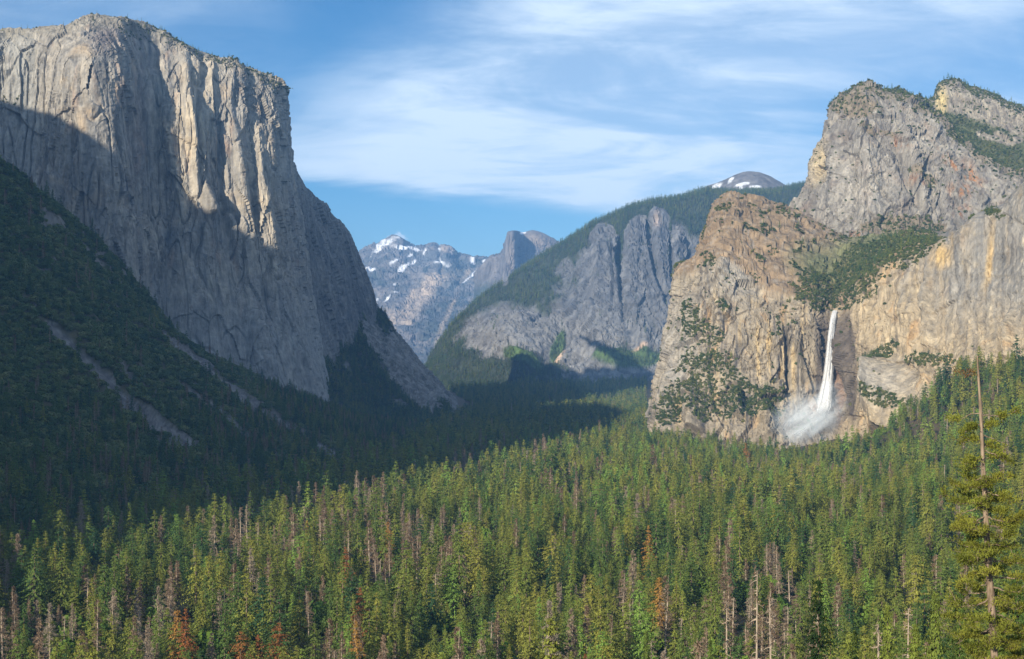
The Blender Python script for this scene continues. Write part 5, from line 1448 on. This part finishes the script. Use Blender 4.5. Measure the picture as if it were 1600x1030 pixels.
limb(716, [(m_(16), .5, m_(0)), (m_(38), .9, m_(-2))], .05, 16, .8)
limb(720, [(m_(-16), -.5, m_(0)), (m_(-34), -.8, m_(-6))], .05, 16, .7)
limb(679, [(m_(18), .2, m_(-7)), (m_(42), .4, m_(-16))], .06, 0)
limb(704, [(m_(14), -.2, m_(-4)), (m_(28), -.3, m_(-12)), (m_(44), -.4, m_(-22))], .065, 7, .6, bare=.25)
limb(700, [(m_(12), .4, m_(3)), (m_(30), .7, m_(-1))], .04, 14, .7)
limb(714, [(m_(-11), .2, m_(-10)), (m_(-14), .2, m_(-20))], .04, 0)
limb(727, [(m_(-14), .1, m_(-5)), (m_(-26), .2, m_(-9))], .06, 8, .5)
# the leafy middle and lower crown: pads of foliage on limbs all round
for k in range(64):
    py = 738 + 330 * ((k + pr.random()) / 64)
    az = k * 2.399 + pr.normal() * 0.3
    reach = np.interp(py, [735, 770, 830, 900, 960, 1080], [2.4, 3.6, 4.6, 4.6, 4.2, 4.0]) * (0.55 + 0.55 * pr.random())
    d = np.array([math.cos(az), math.sin(az), 0])
    up = 0.12 + 0.25 * pr.normal()
    sag = -0.05 - 0.30 * pr.random()
    gap = 0.6 if 905 < py < 950 else 1.0
    leaf = int((7 + 3.6 * reach) * gap)
    limb(py, [tuple(d * reach * .35 + (0, 0, sag * reach * .4)), tuple(d * reach * .7 + (0, 0, sag * reach * .5)), tuple(d * reach + (0, 0, (sag * .3 + up) * reach))], 0.045 + 0.012 * reach, leaf, np.clip(0.72 + 0.2 * pr.normal(), 0, 1))
for py, a, L in [(985, 200, 3.6), (830, -20, 2.6), (870, -30, 3.0), (930, -15, 3.4), (955, -40, 3.2), (790, 190, 2.4)]:
    d = np.array([math.cos(math.radians(a)), 0.25, 0])
    limb(py, [tuple(d * L * .4 + (0, 0, -.15 * L)), tuple(d * L * .7 + (0, 0, -.25 * L)), tuple(d * L + (0, 0, -.45 * L))], .07, 0)

# ------------------------------------------------------------------ waterfall and its spray
def build_fall():
    m = bpy.data.materials.new('falling_water'); m.use_nodes = True
    nt = m.node_tree; N, L = nt.nodes.new, nt.links.new
    nt.nodes.remove(nt.nodes['Principled BSDF']); out = nt.nodes['Material Output']
    tc = N('ShaderNodeTexCoord'); mp = N('ShaderNodeMapping'); mp.inputs['Scale'].default_value = (0.9, 0.9, 0.05); L(tc.outputs['Object'], mp.inputs[0])
    ns = N('ShaderNodeTexNoise'); ns.inputs['Scale'].default_value = 1; ns.inputs['Detail'].default_value = 5; L(mp.outputs[0], ns.inputs['Vector'])
    at = N('ShaderNodeAttribute'); at.attribute_name = 'thin'
    ad = N('ShaderNodeMath'); ad.operation = 'ADD'; L(ns.outputs['Fac'], ad.inputs[0]); L(at.outputs['Fac'], ad.inputs[1])
    mr = N('ShaderNodeMapRange'); mr.inputs[1].default_value = 0.62; mr.inputs[2].default_value = 1.25; L(ad.outputs[0], mr.inputs[0])
    d = N('ShaderNodeBsdfDiffuse'); d.inputs['Color'].default_value = (0.84, 0.86, 0.88, 1)
    t = N('ShaderNodeBsdfTranslucent'); t.inputs['Color'].default_value = (0.84, 0.86, 0.88, 1)
    tr = N('ShaderNodeBsdfTransparent')
    m1 = N('ShaderNodeMixShader'); m1.inputs[0].default_value = 0.4; L(d.outputs[0], m1.inputs[1]); L(t.outputs[0], m1.inputs[2])
    m2 = N('ShaderNodeMixShader'); L(mr.outputs[0], m2.inputs[0]); L(m1.outputs[0], m2.inputs[1]); L(tr.outputs[0], m2.inputs[2])
    L(m2.outputs[0], out.inputs['Surface'])
    path = np.array([(1305, 485, 2985, 4.2), (1303, 492, 2960, 5.0), (1301, 505, 2935, 5.4), (1298, 540, 2915, 7.0), (1295, 580, 2895, 8.5), (1291, 610, 2880, 10.5), (1286, 638, 2862, 14), (1282, 650, 2815, 12), (1272, 661, 2780, 8), (1262, 670, 2750, 5), (1250, 678, 2710, 4), (1238, 686, 2670, 3), (1230, 692, 2640, 2)])
    t = np.linspace(0, len(path) - 1, 220)
    pf = pchip(path, t)
    r = np.random.default_rng(9)
    VV, QQ, TH, o = [], [], [], 0
    # body: a rounded curtain, ragged along its length, then loose strands round it
    for k in range(46):
        if k == 0: off, w, dep = np.zeros(220), pf[:, 3] * 0.95, 9.0
        else:
            wander = np.cumsum(r.normal(size=220)) * 0.035
            off = (r.uniform(-0.7, 0.7) + 0.5 * wander) * pf[:, 3]; w = pf[:, 3] * r.uniform(0.06, 0.20); dep = r.uniform(2, 10)
        CUT = 124
        if k == 0: a, b = 0, CUT
        elif k < 16:
            a, b = sorted(r.integers(0, CUT, 2))
            if b - a < 25: a, b = max(0, a - 25), min(CUT, b + 25)
        else:
            a = int(r.integers(CUT - 30, 195)); b = min(219, a + int(r.integers(14, 34)))
            off = r.uniform(-1.3, 0.9) * pf[:, 3] + np.cumsum(r.normal(size=220)) * 0.2; w = r.uniform(0.8, 3.0) * np.ones(220)
        u = np.linspace(-1, 1, 15 if k == 0 else 5)
        X = pf[a:b, 0, None] + off[a:b, None] + w[a:b, None] * u[None]
        Yp = pf[a:b, 2, None] - dep * np.sqrt(np.clip(1 - u[None] ** 2, 0, 1)) - (0 if k == 0 else r.uniform(0, 10))
        Z = np.repeat(pf[a:b, 1, None], len(u), 1)
        V = np.stack([(X - CX) / F * Yp, Yp, ZC + (HY - Z) / F * Yp], -1)
        V += (fbm(V.reshape(-1, 3) / np.array([3.0, 3, 18]), 3) * 1.0).reshape(V.shape[:2])[..., None] * np.array([1, -1, 0.0])
        e = np.abs(u)[None] ** 2 * (0.45 if k == 0 else 0.6) + (0.0 if k == 0 else (0.25 if k < 16 else 0.5)) + 0 * X
        end = np.minimum(np.arange(b - a), np.arange(b - a)[::-1]) / 12.0
        if k == 0: e = e + 0.6 * np.clip(1 - np.arange(b - a)[::-1] / 34.0, 0, 1)[:, None]
        if k: e = e + 0.5 * np.clip(1 - end, 0, 1)[:, None]
        nu, nv = V.shape[:2]
        i = np.arange(nu - 1)[:, None] * nv + np.arange(nv - 1)[None]
        VV.append(V.reshape(-1, 3)); QQ.append(np.stack([i, i + nv, i + nv + 1, i + 1], -1).reshape(-1, 4) + o); TH.append(e.ravel()); o += nu * nv
    me = mesh_from('waterfall', np.concatenate(VV), np.concatenate(QQ), True, {'thin': np.concatenate(TH)}, m)
    obj('waterfall', me, label='tall white waterfall plunging from the lip of the hanging bowl', kind='structure')


build_fall()


def build_mist():
    import bmesh
    m = bpy.data.materials.new('spray_mist'); m.use_nodes = True
    nt = m.node_tree; N, L = nt.nodes.new, nt.links.new
    nt.nodes.remove(nt.nodes['Principled BSDF']); out = nt.nodes['Material Output']
    v = N('ShaderNodeVolumePrincipled'); v.inputs['Color'].default_value = (0.74, 0.86, 1.0, 1); v.inputs['Anisotropy'].default_value = -0.6
    tc = N('ShaderNodeTexCoord')
    ln = N('ShaderNodeVectorMath'); ln.operation = 'LENGTH'; L(tc.outputs['Object'], ln.inputs[0])
    fa = N('ShaderNodeMapRange'); fa.interpolation_type = 'SMOOTHSTEP'; fa.inputs[1].default_value = 1.0; fa.inputs[2].default_value = 0.15; fa.inputs[3].default_value = 0.0; fa.inputs[4].default_value = 1.0; L(ln.outputs['Value'], fa.inputs[0])
    ns = N('ShaderNodeTexNoise'); ns.inputs['Scale'].default_value = 2.0; ns.inputs['Detail'].default_value = 4; mm = N('ShaderNodeMapping'); mm.inputs['Rotation'].default_value = (0, math.radians(30), 0); mm.inputs['Scale'].default_value = (0.8, 1, 2.0); L(tc.outputs['Object'], mm.inputs[0]); ns.inputs['Distortion'].default_value = 0.6; L(mm.outputs[0], ns.inputs['Vector'])
    mr = N('ShaderNodeMapRange'); mr.inputs[1].default_value = 0.34; mr.inputs[2].default_value = 0.85; L(ns.outputs['Fac'], mr.inputs[0])
    mu = N('ShaderNodeMath'); mu.operation = 'MULTIPLY'; L(fa.outputs[0], mu.inputs[0]); L(mr.outputs[0], mu.inputs[1])
    m2 = N('ShaderNodeMath'); m2.operation = 'MULTIPLY'; m2.inputs[1].default_value = 0.024; L(mu.outputs[0], m2.inputs[0])
    L(m2.outputs[0], v.inputs['Density']); L(v.outputs[0], out.inputs['Volume'])
    bm = bmesh.new(); bmesh.ops.create_icosphere(bm, subdivisions=3, radius=1.0)
    me = bpy.data.meshes.new('mist'); bm.to_mesh(me); bm.free(); me.materials.append(m)
    o = obj('mist', me, label='white spray drifting at the foot of the waterfall', kind='stuff')
    o.location = W(1260, 654, 2760); o.scale = (115, 52, 72); o.rotation_euler = (0, math.radians(-38), 0)


build_mist()

# ------------------------------------------------------------------ air
def build_haze():
    import bmesh
    lo = min(float(p['V'][:, 2].min()) for p in PATCH.values())
    hi = max(float(p['V'][:, 2].max()) for p in PATCH.values())
    m = bpy.data.materials.new('haze_air'); m.use_nodes = True
    nt = m.node_tree; nt.nodes.remove(nt.nodes['Principled BSDF'])
    v = nt.nodes.new('ShaderNodeVolumePrincipled')
    v.inputs['Color'].default_value = (*HAZE_RGB, 1); v.inputs['Density'].default_value = HAZE; v.inputs['Anisotropy'].default_value = 0.0
    nt.links.new(v.outputs[0], nt.nodes['Material Output'].inputs['Volume'])
    bm = bmesh.new(); bmesh.ops.create_cube(bm, size=1.0)
    me = bpy.data.meshes.new('haze'); bm.to_mesh(me); bm.free(); me.materials.append(m)
    o = obj('haze', me, label='thin blue evening haze filling the valley', kind='stuff')
    z0, z1 = lo - 1.0, hi + 30.0
    g = np.array([v.co for v in bpy.data.objects['ground'].data.vertices])
    a, b = g.min(0) - 50, g.max(0) + 50
    o.location = ((a[0] + b[0]) / 2, (a[1] + b[1]) / 2, (z0 + z1) / 2); o.scale = (b[0] - a[0], b[1] - a[1], z1 - z0)


HAZE, HAZE_RGB = 3.8e-5, (0.22, 0.50, 1.0)
build_haze()

settle_labels()
